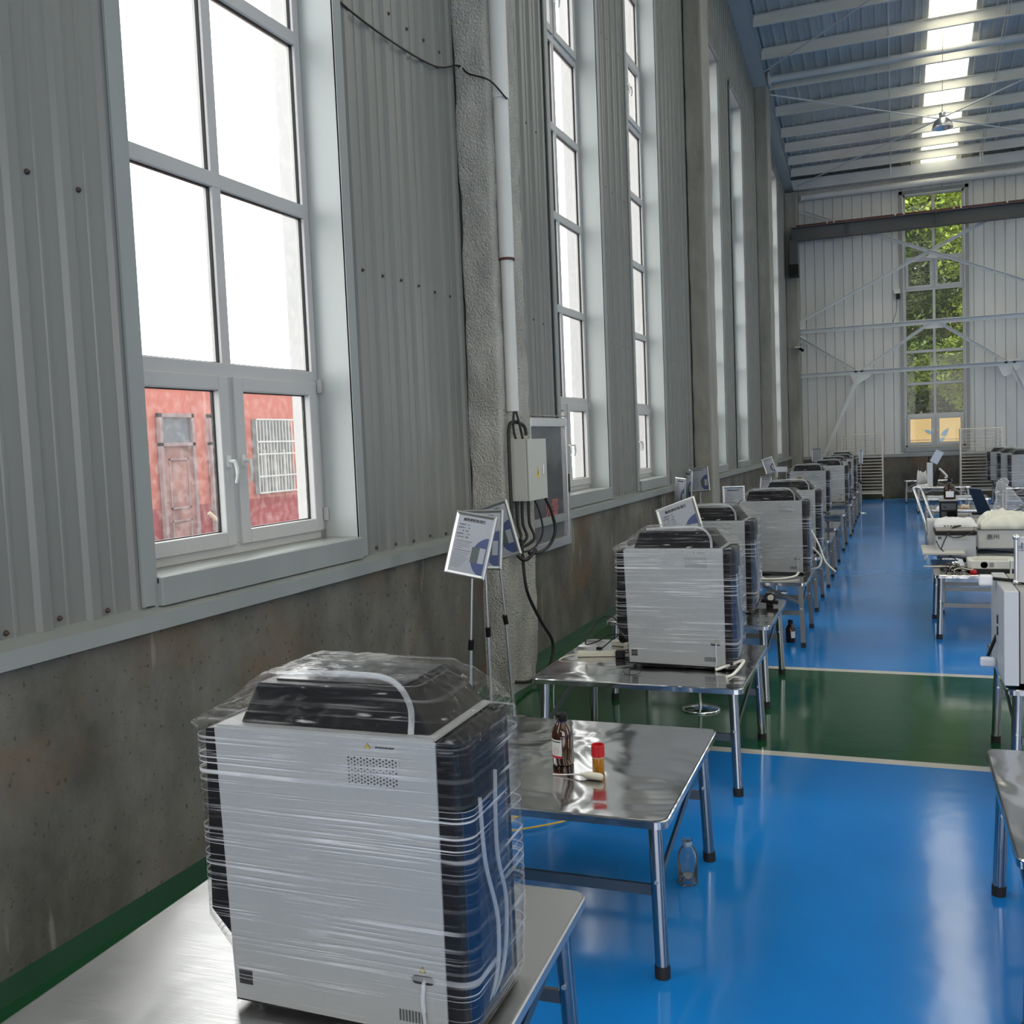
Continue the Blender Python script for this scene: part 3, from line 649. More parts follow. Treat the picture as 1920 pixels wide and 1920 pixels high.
f_ = MB(); f_.box(xa, xa + .06, y0, y0 + .07, z0, z1); f_.box(xa, xa + .06, y1 - .07, y1, z0, z1); f_.box(xa, xa + .06, y0 + .07, y1 - .07, z0, z0 + .09); f_.box(xa, xa + .06, y0 + .07, y1 - .07, z1 - .09, z1)
f_.build('frame', m_alu, hc, LW, bevel=.004)
MB().box(xa, xa + .03, y0 + .06, y1 - .06, z0 + .08, z1 - .08).build('glass_door', mat('grey_cabinet_glass', (.075, .08, .08), .12, spec=.8, var=((2, 2, 2), .3)), hc, LW)
MB().box(xa + .06, xa + .075, y1 - .05, y1 - .03, 1.66, 1.86).build('latch', m_girder, hc, LW)
t_ = text_mesh('red_lettering', '火警', .22, mat('faded_red_letters', (.38, .10, .10), .5), hc, Matrix.Translation(LW(xa + .032, 9.62, 1.50)) @ Matrix.Rotation(PI / 2, 4, 'Z') @ Matrix.Rotation(PI / 2, 4, 'X'), .002)
MB().box(xa, xa + .05, y0 + .1, y1, z1 + .02, z1 + .03).build('top_ledge', m_trim, hc, LW)

# ------------------------------------------------------------------ stainless tables
def make_table(wx, wy, topm, square=False):
    t = empty('stainless_table'); hz = .68
    mb = MB(); pol = rrect(-wx / 2, wx / 2, -wy / 2, wy / 2, .05, 6); n = len(pol)
    vs = []; 
    for k, (ins, z) in enumerate(((0, hz - .035), (0, hz - .006), (.004, hz - .001), (.009, hz))):
        vs += [(x * (1 - 2 * ins / wx), y * (1 - 2 * ins / wy), z) for x, y in pol]
    fs = [(i + k * n, (i + 1) % n + k * n, (i + 1) % n + (k + 1) * n, i + (k + 1) * n) for k in range(3) for i in range(n)]
    fs.append(tuple(range(3 * n, 4 * n)))
    mb.add(vs, fs); mb.box(-wx / 2 + .012, wx / 2 - .012, -wy / 2 + .012, wy / 2 - .012, hz - .035, hz - .012)
    mb.build('tabletop', topm, t)
    lx, ly = wx / 2 - .07, wy / 2 - .10
    for sx in (-1, 1):
        for sy in (-1, 1):
            a = Vector((sx * lx, sy * ly, hz - .035)); b = Vector((sx * (lx + .02), sy * (ly + .03), .05)); c_ = b + (b - a).normalized() * .05
            m_ = MB()
            if square: m_.bar(a, b, .045, .045, (0, 1, 0)) 
            else: m_.tube([a, b], .029, 20)
            lg = m_.build('leg', m_bar if square else m_leg, t)
            f_ = MB()
            if square: f_.bar(b, c_, .048, .048, (0, 1, 0))
            else: f_.tube([b, Vector((c_.x, c_.y, 0))], .032, 20)
            f_.build('foot_cap', m_rubber, lg)
            MB().lathe([(.009, 0), (.009, .006), (0, .008)], (sx * (lx + .008) - .0, sy * (ly + .01) - .034, .40), 8, 'y').build('rivet', m_alu, lg)
    for sy in (-1, 1):
        MB().box(-lx, lx, sy * (ly + .005) - .008, sy * (ly + .005) + .008, .33, .375).build('stretcher', m_bar, t)
    for sx in (-1, 1):
        MB().bar((sx * lx, -ly, .36), (sx * lx, ly, .58), .012, .04).build('side_brace', m_bar, t)
        if square: MB().bar((sx * lx, -ly, .45), (sx * (lx - .4), -ly, .64), .012, .03).build('folding_strut', m_bar, t)
    return t
tb1 = make_table(1.36, 1.27, m_top1); tb2 = make_table(1.36, 1.30, m_top2); tb3 = make_table(1.30, 1.20, m_top2, True)
def put(o, x, y, rz=0, label=None, cat=None, group=None, z=0):
    o.location = (x, y, z); o.rotation_euler = (0, 0, rz)
    if cat == 'machine': o.scale = (1, .87, 1)
    if label: o['label'] = label
    if cat: o['category'] = cat
    if group: o['group'] = group
    return o
GT = 'stainless tables in the left row'
put(tb1, -1.64, 2.40, .04, 'brushed stainless table under the nearest film-wrapped machine', 'table', GT)
put(tb2, -1.55, 4.36, .012, 'polished stainless table holding the amber bottle and the red-capped vial', 'table', GT)
TL = [(-1.55, 6.50, 0, 'stainless table in the green floor band under the second wrapped machine', tb2, 1.2), (-1.62, 8.52, .0, 'stainless table with a black clamp tool, behind the second wrapped machine', tb2, 1.2),
      (-1.50, 10.83, 0, 'square-legged stainless table with white hoses lying under a wrapped machine', tb3, 1.2), (-1.52, 12.95, 0, 'square-legged table behind the one with the white hoses', tb3, 1.15),
      (-1.50, 14.9, 0, 'stainless table two places behind the one with the white hoses', tb3, 1.1), (-1.5, 16.7, 0, 'bare stainless table end just before the sixth wrapped machine', tb3, 1.1),
      (-1.50, 19.4, 0, 'stainless table under the sixth wrapped machine with the brown patch', tb3, 1.1), (-1.48, 22.0, 0, 'stainless table under the seventh wrapped machine of the left row', tb3, 1.1), (-1.5, 24.4, 0, 'stainless table under the eighth wrapped machine of the left row', tb3, 1.1), (-1.5, 26.6, 0, 'stainless table under the last but one wrapped machine of the left row', tb3, 1.2), (-1.55, 30.6, 0, 'farthest stainless table of the left row near the slatted rack', tb3, 1.2)]
used3 = [False]
for x, y, rz, lab, src, ln in TL:
    o = put(tb3 if src is tb3 and not used3[0] else copy_tree(src), x, y, rz, lab, 'table', GT)
    if src is tb3: used3[0] = True
# second machine table: shift so that its edges match
GR = 'stainless tables on the right'
for x, y, rz, lab, src in ((1.06, 4.36, 0, 'bare stainless table cut by the right edge of the photo', tb2), (1.26, 6.82, 0, 'stainless table under the grey oven at the right edge', tb2), (1.04, 11.55, 0, 'stainless table heaped with cables and the white projector', tb2),
                           (1.10, 13.0, 0, 'stainless table behind the cable heap carrying the cooler box', tb3), (1.22, 15.6, 0, 'stainless table with the open laptop behind the black incubator', tb3), (1.22, 20.2, 0, 'low stainless table with crumpled papers beyond the laptop', tb3),
                           (1.22, 23.3, 0, 'stainless table with white folder edge under the far white device', tb3), (1.15, 27.9, 0, 'far stainless table carrying the white column device with tablet', tb3), (.9, 31.6, 0, 'farthest right table in front of the far window', tb3), (3.6, 24.5, 0, 'stainless table at right edge under wrapped machines', tb3)):
    put(copy_tree(src), x, y, rz, lab, 'table', GR)

# ------------------------------------------------------------------ film-wrapped analyser
m_mwhite = mat('white_machine_panel', (.37, .382, .385), .35, 0, .5)
m_mblack = mat('black_machine_shell', (.010, .010, .012), .25, 0, .12)
m_mblue = mat('floor_reflection_door', (.002, .018, .055), .12)  # blue reflection of the floor put into the dark door's base colour
m_hose = mat('translucent_hose', (.7, .74, .77), .15, alpha=.35)
m_film_roll = mat('milky_hose', (.7, .7, .66), .3)
def make_machine():
    t = empty('wrapped_analyser')
    b = MB(); b.prism([(-.32, .02), (.32, .02), (.32, .79), (-.32, .79)], .006, .44); b.build('body', m_mblack, t)
    b = MB(); b.prism([(-.335, .79), (.325, .79), (.325, .02), (-.315, .03)], -.004, .006); b.build('side_panel', m_mwhite, t, bevel=.002); 
    b = MB(); b.box(-.325, .32, 0, .44, .79, .797); b.build('top_panel', m_mwhite, t)
    b = MB(); b.box(-.325, .32, .44, .45, .02, .79); b.build('side_panel', m_mwhite, t)
    b = MB(); b.prism([(-.325, .18), (-.40, .26), (-.385, .775), (-.32, .78)], .025, .43); b.build('rear_shell', m_mblack, t, bevel=.004)
    b = MB(); b.box(.322, .372, .004, .045, .02, .79); b.box(.322, .37, .40, .44, .02, .79); b.build('front_frame', m_mblack, t, bevel=.004)
    b = MB()
    pr = [(.32, .045), (.374, .045), (.388, .10), (.392, .22), (.388, .34), (.374, .40), (.32, .40)]
    b.prism(pr, .03, .60, 'z'); b.build('front_door', m_mblue, t, bevel=.004)
    b = MB(); b.prism(pr, .605, .785, 'z'); b.build('front_screen', m_mblack, t, bevel=.004)
    # hood
    def fr(z0, z1, a, c): x0, x1, y0, y1 = a; X0, X1, Y0, Y1 = c; return [(x0, y0, z0), (x1, y0, z0), (x1, y1, z0), (x0, y1, z0), (X0, Y0, z1), (X1, Y0, z1), (X1, Y1, z1), (X0, Y1, z1)]
    MB().hexa(fr(.797, .90, (-.27, .30, .03, .44), (-.235, .22, .07, .43))).build('hood', m_mblack, t, bevel=.006)
    MB().hexa(fr(.9005, .904, (-.20, .19, .12, .40), (-.20, .19, .12, .40))).build('hood_window', mat('smoked_hood_glass', (.05, .05, .055), .1), t)
    for x, y in ((-.26, .03), (.27, .03), (-.26, .41), (.27, .41)): MB().lathe([(.025, 0), (.025, .02)], (x, y, 0), 12).build('foot', m_rubber, t)
    # vent grille with punched holes
    gp = MB(); gp.box(.07, .225, -.0055, -.004, .665, .745); g_ = gp.build('vent_grille', m_mwhite, t, bevel=.0008)
    hl = MB()
    for i in range(16):
        for j in range(15):
            if (i + j) % 2: continue
            x = .079 + i * .0091; z = .672 + j * .0047
            hl.prism([(x + .0026 * math.cos(a * PI / 3), z + .0026 * math.sin(a * PI / 3)) for a in range(6)], -.0062, -.0056)
    for x in (.275,): pass
    h_ = hl.build('punched_holes', m_ink, g_)
    def tri(x, z, s):
        MB().prism([(x - s, z), (x + s, z), (x, z + 1.75 * s)], -.0052, -.0042).build('warning_label', m_ink, t)
        k = .72; MB().prism([(x - s * k, z + .13 * s * 1.4), (x + s * k, z + .13 * s * 1.4), (x, z + 1.45 * s)], -.0058, -.0052).build('warning_label', m_yellow, t)
        MB().box(x - s * .08, x + s * .08, -.0062, -.0058, z + .4 * s, z + 1.05 * s).build('warning_mark', m_ink, t)
    tri(.136, .763, .009); tri(.262, .192, .009); tri(.300, .035, .008)
    tx = MB(); 
    for i in range(12): tx.box(.158 + i * .0045, .1615 + i * .0045, -.0048, -.0042, .766 + (i % 3) * .0004, .770 + (i % 2) * .0006)
    tx.build('printed_text', m_ink, t); tag(t.children[-1], kind='stuff') if False else None
    # oval port with a hose
    ov = [(.262 + s * .02 + .011 * math.cos(a), .172 + .011 * math.sin(a)) for s, a0 in ((1, -PI / 2), (-1, PI / 2)) for a in [a0 + PI * i / 8 for i in range(9)]]
    MB().prism(ov, -.0062, -.0045).build('oval_port', m_ink, t)
    MB().tube(spline([(.268, -.002, .172), (.270, -.022, .168), (.268, -.026, .12), (.270, -.022, .05), (.26, -.02, .01)], 6), .0055, 8).build('drain_hose', m_hose, t)
    MB().box(-.300, -.258, -.006, -.004, .075, .115).build('rating_plate', m_ink, t)
    lv = MB()
    for i in range(9): lv.box(.19 + i * .009, .195 + i * .009, -.0062, -.0045, .055, .085)
    lv.build('louvres', m_girder, t)
    # hoses over the hood and down the front
    MB().tube(spline([(-.20, .13, .915), (.03, .10, .93), (.17, .08, .925), (.235, .055, .87), (.25, .02, .80)], 8), .0085, 10).build('top_hose', m_hose, t)
    MB().tube(spline([(.394, .12, .62), (.398, .13, .45), (.402, .20, .25), (.39, .16, .08), (.33, -.005, .015)], 8), .006, 10).build('front_hose', m_hose, t)
    MB().tube(spline([(.396, .24, .66), (.400, .22, .45), (.403, .27, .28), (.396, .22, .10), (.36, .06, .02)], 8), .006, 10).build('front_hose', m_hose, t)
    return t
def wrap_rings(levels, seed, nu=230, amp=1., dz=.0052):
    """closed shell through levels [(z,x0,x1,y0,y1,r)], top closed; fine pulled ridges"""
    vs = []; fs = []; rings = []
    zs = []
    for a, b in zip(levels, levels[1:]):
        L_ = math.sqrt((b[0] - a[0]) ** 2 + (b[1] - a[1]) ** 2 * .6 + (b[3] - a[3]) ** 2 * .6); k = max(1, int(L_ / dz))
        for i in range(k):
            t = i / k; zs.append([a[j] + (b[j] - a[j]) * t for j in range(6)])
    zs.append(list(levels[-1]))
    for (z, x0, x1, y0, y1, r) in zs:
        base = rrect(x0, x1, y0, y1, max(.004, r), 8)
        P = [Vector((p[0], p[1])) for p in base]; cum = [0]
        for i in range(len(P)): cum.append(cum[-1] + (P[(i + 1) % len(P)] - P[i]).length)
        tot = cum[-1]; ring = []; idx = 0
        for j in range(nu):
            s = tot * j / nu
            while cum[idx + 1] < s: idx += 1
            t = (s - cum[idx]) / max(1e-9, cum[idx + 1] - cum[idx]); q = P[idx].lerp(P[(idx + 1) % len(P)], t)
            ring.append(q)
        cx, cy_ = (x0 + x1) / 2, (y0 + y1) / 2
        for j, q in enumerate(ring):
            tan = ring[(j + 1) % nu] - ring[j - 1]; nrm = Vector((tan.y, -tan.x)).normalized()
            sl = q.x * .12 if z < .5 else q.x * .3
            n1 = noise.noise(Vector((q.x * 2.2, q.y * 2.2, (z + sl) * 60 + seed)))
            n2 = noise.noise(Vector((q.x * 1.5 + 5, q.y * 1.5, (z - q.x * .25) * 95 + seed)))
            n3 = noise.noise(Vector((q.x * 4, q.y * 4, z * 5 + seed * 2)))
            n4 = noise.noise(Vector((q.x * 26, q.y * 26, z * 26 + seed)))
            up_ = min(1, max(0, (z - .74) / .06))
            k = .0006 * n1 + .0004 * n2 + .003 * n3 + up_ * .004 * n4
            vs.append((q.x + nrm.x * k * amp, q.y + nrm.y * k * amp, z + up_ * .006 * n3 * amp + up_ * .004 * n4 * amp))
    m = len(zs)
    for i in range(m - 1):
        for j in range(nu): fs.append((i * nu + j, i * nu + (j + 1) % nu, (i + 1) * nu + (j + 1) % nu, (i + 1) * nu + j))
    c = len(vs); l = levels[-1]; vs.append(((l[1] + l[2]) / 2, (l[3] + l[4]) / 2, l[0] + .003))
    for j in range(nu): fs.append(((m - 1) * nu + j, (m - 1) * nu + (j + 1) % nu, c))
    return vs, fs
def machine_wrap(seed, parent, coarse=False):
    # z, x0, x1, y0, y1, r
    lv = [(.006, -.33, .385, -.010, .44, .04), (.06, -.333, .402, -.014, .45, .05), (.17, -.336, .408, -.014, .455, .05), (.255, -.405, .412, -.016, .455, .05), (.60, -.405, .412, -.016, .455, .05),
          (.775, -.405, .408, -.018, .455, .05), (.800, -.418, .40, -.022, .455, .03), (.812, -.40, .385, -.016, .452, .02), (.835, -.345, .365, .0, .465, .03), (.875, -.29, .32, .04, .455, .04), (.915, -.245, .245, .058, .44, .04), (.925, -.225, .225, .08, .42, .04), (.927, -.12, .12, .15, .35, .03), (.926, -.03, .03, .22, .28, .01)]
    vs, fs = wrap_rings(lv, seed, 150 if coarse else 260, dz=.009 if coarse else .0048)
    mb = MB(); mb.add(vs, fs, True); return mb.build('plastic_film', m_wrap, parent, recalc=False)
GM = 'film-wrapped analysers in the left row'
p1 = make_machine(); k0 = copy_tree(p1); k1 = copy_tree(p1)
machine_wrap(3.1, p1); machine_wrap(8.7, k0); machine_wrap(21.3, k1, True)
put(p1, -1.395, 2.125, .015, 'nearest white analyser wrapped in clear film, on the brushed table', 'machine', GM, .68)
put(k0, -1.365, 6.31, 0, 'wrapped analyser beside the power strips in the green floor band', 'machine', GM, .68)
k2 = copy_tree(k0)
put(k2, -1.52, 8.40, -.02, 'wrapped analyser right behind the one beside the power strips', 'machine', GM, .68)
put(k1, -1.26, 10.85, 0, 'wrapped analyser with white hoses lying before it on the square-legged table', 'machine', GM, .68)
for x, y, lab in ((-1.27, 12.85, 'wrapped analyser directly behind the one with white hoses'), (-1.54, 19.25, 'wrapped analyser with a brown label patch, sixth along the left row'), (-1.33, 22.0, 'very white wrapped analyser after the one with the brown patch'),
                  (-1.38, 24.7, 'wrapped analyser third from the end of the left row'), (-1.33, 26.9, 'wrapped analyser second from the end of the left row'), (-1.45, 30.4, 'farthest wrapped analyser of the left row')):
    o = copy_tree(k1); put(o, x, y, 0, lab, 'machine', GM, .68)
for o in [c for c in bpy.data.objects if c.parent is None and c.name.startswith('wrapped_analyser') and c.location.y > 24]: pass
tag(MB().box(-.04, .04, -.001, 0, -.05, .05).build('carton_label', mat('brown_card', (.22, .15, .07), .7)), 'small brown card stuck beside the sixth wrapped analyser', 'card')
bpy.data.objects['carton_label'].location = (-1.69, 19.20, 1.32)
GF = 'wrapped analysers of the far right row'
for x, y, lab in ((2.93, 26.6, 'nearest of the wrapped white machines at the right edge by the far wall'), (2.85, 28.3, 'second wrapped white machine at the right edge by the far wall'), (2.75, 30.0, 'rearmost wrapped white machine at the right edge by the far wall')):
    o = copy_tree(k1); put(o, x, y, PI, lab, 'machine', GF, .68)
for y in (27.0, 29.4): put(copy_tree(tb3), 3.1, y, 0, 'stainless table under the far right wrapped machines, %s' % ('nearer one' if y < 28 else 'farther one'), 'table', GR)
# white hoses before the fourth machine
cable('white_hose', [(-1.62, 10.55, .70), (-1.5, 10.5, .70), (-1.38, 10.5, .75), (-1.34, 10.52, .76), (-1.33, 10.5, .70), (-1.3, 10.46, .69)], .009, m_tubew, 'white hose with a raised kink on the square-legged table', 'hose')
cable('white_hose', [(-1.65, 10.45, .69), (-1.4, 10.40, .69), (-1.15, 10.42, .69), (-1.0, 10.55, .70), (-.97, 10.7, .72)], .011, m_tubew, 'long white hose curving along the table edge before the fourth analyser', 'hose')
cable('white_hose', [(-1.1, 6.27, .69), (-1.0, 6.33, .72), (-.93, 6.35, .74), (-.97, 6.20, .69), (-1.0, 6.10, .69)], .010, m_tubew, 'short white hose end at the right foot of the second analyser', 'hose')
for pts, lab in (([(-.86, 11.0, 1.15), (-.78, 10.95, 1.0), (-.75, 10.98, .9), (-.70, 10.9, .8), (-.6, 10.8, .72)], 'white hose sticking out right of the fourth analyser'), ([(-.86, 11.1, .95), (-.76, 11.0, .85), (-.78, 10.95, .75), (-.87, 11.0, .72)], 'white hose loop on the right side of the fourth analyser')):
    cable('white_hose', pts, .010, m_tubew, lab, 'hose')

# ------------------------------------------------------------------ framed info boards on stands
def make_board():
    t = empty('sign_stand')
    return t
def board(x, y, z, rz, tilt, roll_, base, label, w_=.31, h_=.44, group=None, polez=None, blank=False):
    """frame centre (x,y,z); rz heading of its face (0 faces -y), tilt back, roll in plane; base = floor point"""
    t = empty('sign_stand', (base[0], base[1], 0)); tag(t, label, 'sign', group)
    Mx = Matrix.Translation((x - base[0], y - base[1], z)) @ Matrix.Rotation(rz, 4, 'Z') @ Matrix.Rotation(tilt, 4, 'X') @ Matrix.Rotation(roll_, 4, 'Y')
    def add(nm, mb, m, parent=t, bevel=0):
        o = mb.build(nm, m, t, bevel=bevel); o.matrix_local = Mx
        if parent is not t: o.parent = parent; o.matrix_local = Matrix.Identity(4)
        return o
    e = .026; f = MB()
    hw, hh = w_ / 2, h_ / 2
    def side(p0, p1, q0, q1):
        f.add([(p0[0], -.006, p0[1]), (p1[0], -.006, p1[1]), (q1[0], -.004, q1[1]), (q0[0], -.004, q0[1]),
               ((p0[0] * .6 + q0[0] * .4), -.014, (p0[1] * .6 + q0[1] * .4)), ((p1[0] * .6 + q1[0] * .4), -.014, (p1[1] * .6 + q1[1] * .4)),
               (p0[0], .008, p0[1]), (p1[0], .008, p1[1])], [(0, 1, 5, 4), (4, 5, 2, 3), (6, 7, 1, 0)])
    o_ = [(-hw, -hh), (hw, -hh), (hw, hh), (-hw, hh)]; i_ = [(-hw + e, -hh + e), (hw - e, -hh + e), (hw - e, hh - e), (-hw + e, hh - e)]
    for k in range(4): side(o_[k], o_[(k + 1) % 4], i_[k], i_[(k + 1) % 4])
    add('frame', f, m_alu)
    MB_ = MB().box(-hw + .002, hw - .002, .004, .009, -hh + .002, hh - .002); add('back_panel', MB_, m_girder)
    pp = add('poster', MB().box(-hw + e - .003, hw - e + .003, -.003, .003, -hh + e - .003, hh - e + .003), m_poster)
    if not blank:
        ys = -.0035; ln = MB(); sx = w_ / .31
        x0 = -hw + e + .014
        for i in range(4): ln.box(x0 - .004, x0 + .11 * sx - (.05 if i == 3 else 0), ys - .0003, ys, .005 - i * .012, .0085 - i * .012)
        for i in range(9): ln.box(x0 - .004, x0 + (.12 - .012 * (i % 3) - (.03 if i > 5 else 0)) * sx, ys - .0003, ys, -.062 - i * .0125, -.0585 - i * .0125)
        add('printed_lines', ln, mat_grey_text, pp)
        l2 = MB(); l2.box(x0, x0 + .125 * sx, ys - .0004, ys, .0175, .0205); l2.box(x0, x0 + .125 * sx, ys - .0004, ys, -.0475, -.0445); add('rule_lines', l2, m_ink, pp)
        # blue arc, clipped to the sheet
        R_ = .13 * sx; cx, cz = hw - e + .02, -.07
        arc = [(min(hw - e, cx + R_ * math.cos(a)), max(-hh + e, cz + R_ * 1.05 * math.sin(a))) for a in [PI * (.55 + .95 * i / 20) for i in range(21)]] + [(hw - e, -hh + e)]
        arc = [(hw - e, cz + R_ * .95)] + arc
        add('blue_arc', MB().prism(arc, ys - .0004, ys), m_blueprint, pp)
        add('pictured_machine', MB().box(hw - e - .11 * sx, hw - e - .052 * sx, ys - .0012, ys - .0004, -.115, -.01), m_greenprint, pp)
        add('pictured_machine', MB().box(hw - e - .052 * sx, hw - e - .008, ys - .0012, ys - .0004, -.115, -.01), m_poster, pp)
        tm = Matrix.Translation((-.005, ys - .001, hh - e - .028)) @ Matrix.Rotation(PI / 2, 4, 'X')
        text_mesh('title', '高效液相色谱仪', .024 * sx, m_ink, pp, tm, .0006)
        for i, s in enumerate(('仪器编号：001', '规格型号：一体', '厂    家：仪器', '启用时间：二三年', '负责人员：管理')):
            text_mesh('text_line', s, .0125 * sx, mat_grey_text, pp, Matrix.Translation((x0 + .045 * sx, ys - .001, hh - e - .063 - .0215 * i)) @ Matrix.Rotation(PI / 2, 4, 'X'))
    bx, by = 0, 0; px, py = x - base[0], y - base[1] + .02
    top = Vector((px, py, z)); MB().tube([(bx, by, .02), (bx * .5 + px * .5, by * .5 + py * .5, (z) * .55)], .013, 10).build('pole', m_alu, t)
    MB().tube([(bx * .5 + px * .5, by * .5 + py * .5, z * .55), (px, py, z - .1), (px, py, z)], .009, 10).build('inner_pole', m_alu, t)
    MB().tube([(bx * .55 + px * .45, by * .55 + py * .45, z * .52), (bx * .42 + px * .58, by * .42 + py * .58, z * .52 + .07)], .02, 10).build('clamp', m_black, t)
    MB().lathe([(.155, 0), (.16, .006), (.15, .016), (.06, .03), (.02, .034)], (bx, by, 0), 32).build('base', m_chrome, t)
    return t
mat_grey_text = mat('grey_print_lines', (.15, .15, .17), .6)
board(-2.70, 6.05, 1.53, .0, -.25, .17, (-2.80, 6.12), 'framed info sheet on a pole, front one of three before the sprayed column')
board(-2.80, 6.5, 1.52, .02, -.2, .0, (-2.84, 6.62), 'framed info sheet half hidden, middle one of three before the sprayed column')
board(-2.88, 6.95, 1.53, .02, -.15, -.30, (-2.86, 7.12), 'tilted framed info sheet, rearmost of three before the sprayed column')
board(-1.56, 7.55, 1.50, -.12, -.45, -.38, (-1.49, 7.77), 'large tilted framed sheet showing over the second wrapped analyser', .33, .44)
board(-3.02, 14.6, 1.38, -.85, -.05, .05, (-3.0, 14.7), 'narrow seen framed sheet, front of the pair before the second column')
board(-3.10, 15.6, 1.45, -.95, -.05, .05, (-3.1, 15.7), 'narrow seen framed sheet, rear of the pair before the second column')
board(-3.12, 16.7, 1.48, .05, -.05, -.08, (-3.1, 16.8), 'upright framed sheet on a pole standing at the second column', .33, .42)
board(-1.86, 12.2, 1.36, .3, -.05, .0, (-1.85, 12.3), 'framed sheet peeking out left of the fourth analyser', .27, .44)
board(-1.56, 13.85, 1.1, .0, -.1, .0, (-1.56, 13.85), 'stand whose round steel base shows under the square-legged table')
board(-2.13, 17.6, 1.28, .0, -.1, .06, (-2.1, 17.75), 'small framed sheet left above the fifth wrapped analyser', .2, .36)
board(-2.55, 21.8, 1.52, .1, -.3, -.3, (-2.5, 21.9), 'slanted pale framed sheet before the third column', .24, .36)
board(-2.0, 28.0, 1.58, 0, -.05, 0, (-2.0, 28.1), 'plain framed panel before the far long diagonal brace', .26, .36, blank=True)
board(-.845, 27.5, 1.507, 1.25, 0, .1, (-.86, 27.62), 'thin edge-on framed panel at the aisle end of the left row', .26, .36, blank=True)
sg = MB().box(-.12, .12, -.006, .006, .10, .2); sg.box(-.12, -.10, -.006, .006, 0, .1); sg.box(.10, .12, -.006, .006, 0, .1); o = sg.build('card_holder', m_paper); put(o, -2.05, 19.6, -.5, 'white card holder standing behind the fifth analyser', 'sign', None, 1.52); o.location.z = 1.36

# ------------------------------------------------------------------ things on the left tables
TZ = .681
def bottle(prof, capprof, body_m, cap_m, name, lab, loc, label=None, rz=0, n=32, liquid=None):
    t = empty(name, loc, rz, lab, 'bottle')
    MB().lathe(prof, n=n).build('glass_body', body_m, t)
    if capprof: MB().lathe(capprof, n=n).build('cap', cap_m, t)
    return t
m_amber = mat('amber_glass', (.045, .012, .002), .04, spec=.8, coat=.6)
ab = bottle([(.045, 0), (.05, .005), (.0505, .14), (.048, .155), (.04, .175), (.028, .198), (.022, .205), (.022, .222)], [(.0225, .206), (.027, .208), (.027, .238), (.025, .242), (0, .243)], m_amber, m_black, 'reagent_bottle', 'amber reagent bottle with black cap and a white red-edged label on the table', (-1.485, 4.30, TZ), rz=-.25)
MB().lathe([(.0228, .203), (.0245, .203), (.0245, .208), (.0228, .208)], n=24).build('collar', mat('blue_collar', (.02, .03, .2), .4), ab)
def curved(r, a0, a1, z0, z1, n=14):
    vs = []; fs = []
    for i in range(n + 1):
        a = a0 + (a1 - a0) * i / n; vs += [(r * math.cos(a), r * math.sin(a), z0), (r * math.cos(a), r * math.sin(a), z1)]
    for i in range(n): fs.append((2 * i, 2 * i + 2, 2 * i + 3, 2 * i + 1))
    return MB().add(vs, fs, True)
lb = curved(.0512, -2.5, -1.1, .045, .125).build('paper_label', mat('white_label', (.8, .8, .78), .5), ab)
curved(.0514, -2.5, -1.1, .037, .048).build('red_band', mat('red_label_band', (.6, .03, .06), .5), lb)
curved(.0515, -2.4, -1.2, .113, .118).build('black_line', m_ink, lb)
for i in range(3): curved(.0515, -1.95 + .03 * i, -1.45 - .03 * i, .066 + i * .007, .0668 + i * .007).build('stamp_line', m_red, lb)
cir = MB(); 
for i in range(20):
    a = 2 * PI * i / 20; b_ = 2 * PI * (i + 1) / 20
    A_ = -1.7; P = lambda q, rr: (.0516 * math.cos(A_ + rr * math.cos(q) / .051), .0516 * math.sin(A_ + rr * math.cos(q) / .051), .073 + rr * math.sin(q))
    cir.add([P(a, .014), P(b_, .014), P(b_, .0152), P(a, .0152)], [(0, 1, 2, 3)])
cir.build('stamp_ring', m_red, lb)
vl = empty('sample_vial', (-1.285, 4.21, TZ), 0, 'cylindrical vial of orange liquid with a ribbed red cap', 'vial')
MB().lathe([(.026, 0), (.0275, .003), (.0275, .062), (.0278, .075)], n=28).build('body', mat('orange_vial', (.45, .17, .008), .12, spec=.6), vl)
MB().lathe([(.0279, .073), (.0285, .079)], n=28).build('shoulder', mat('clear_rim', (.6, .45, .3), .2), vl)
cp = MB(); prof = []
for zz in (.079, .132): prof += [(zz)]
n = 72; vs = []
for z, rr in ((.079, .0295), (.130, .0295), (.134, .0285)):
    for j in range(n): r_ = rr + (.0007 if j % 2 else -.0003); vs.append((r_ * math.cos(2 * PI * j / n), r_ * math.sin(2 * PI * j / n), z))
for z, rr in ((.134, .0262), (.110, .0262)):
    for j in range(n): vs.append((rr * math.cos(2 * PI * j / n), rr * math.sin(2 * PI * j / n), z))
cp.add(vs, [(k * n + j, k * n + (j + 1) % n, (k + 1) * n + (j + 1) % n, (k + 1) * n + j) for k in range(4) for j in range(n)] + [tuple(range(4 * n, 5 * n))[::-1]])
cp.build('cap', m_red, vl)
dr = empty('dropper', (-1.31, 4.12, TZ), .0, 'white plastic dropper bulb lying in front of the bottle and vial', 'dropper')
MB().lathe([(0, -.075), (.012, -.073), (.0165, -.06), (.0165, .0), (.012, .012), (.009, .018), (.008, .035)], (0, 0, .017), 20, 'x').build('bulb', m_ivory, dr)
MB().tube(spline([(.035, 0, .017), (.07, .0, .012), (.12, .006, .006), (.17, .012, .004)], 6), [.0055] * 6 + [.003] * 13, 8).build('stem', mat('clear_stem', (.8, .8, .75), .2), dr)
dr.rotation_euler = (0, 0, PI - .12)
m_clear = glass_mat('clear_bottle_glass', .04, (.985, .99, .99), 1.2)
cb = empty('glass_bottle', (-.98, 4.66, 0), 0, 'open clear glass bottle standing on the blue floor beside the table leg', 'bottle')
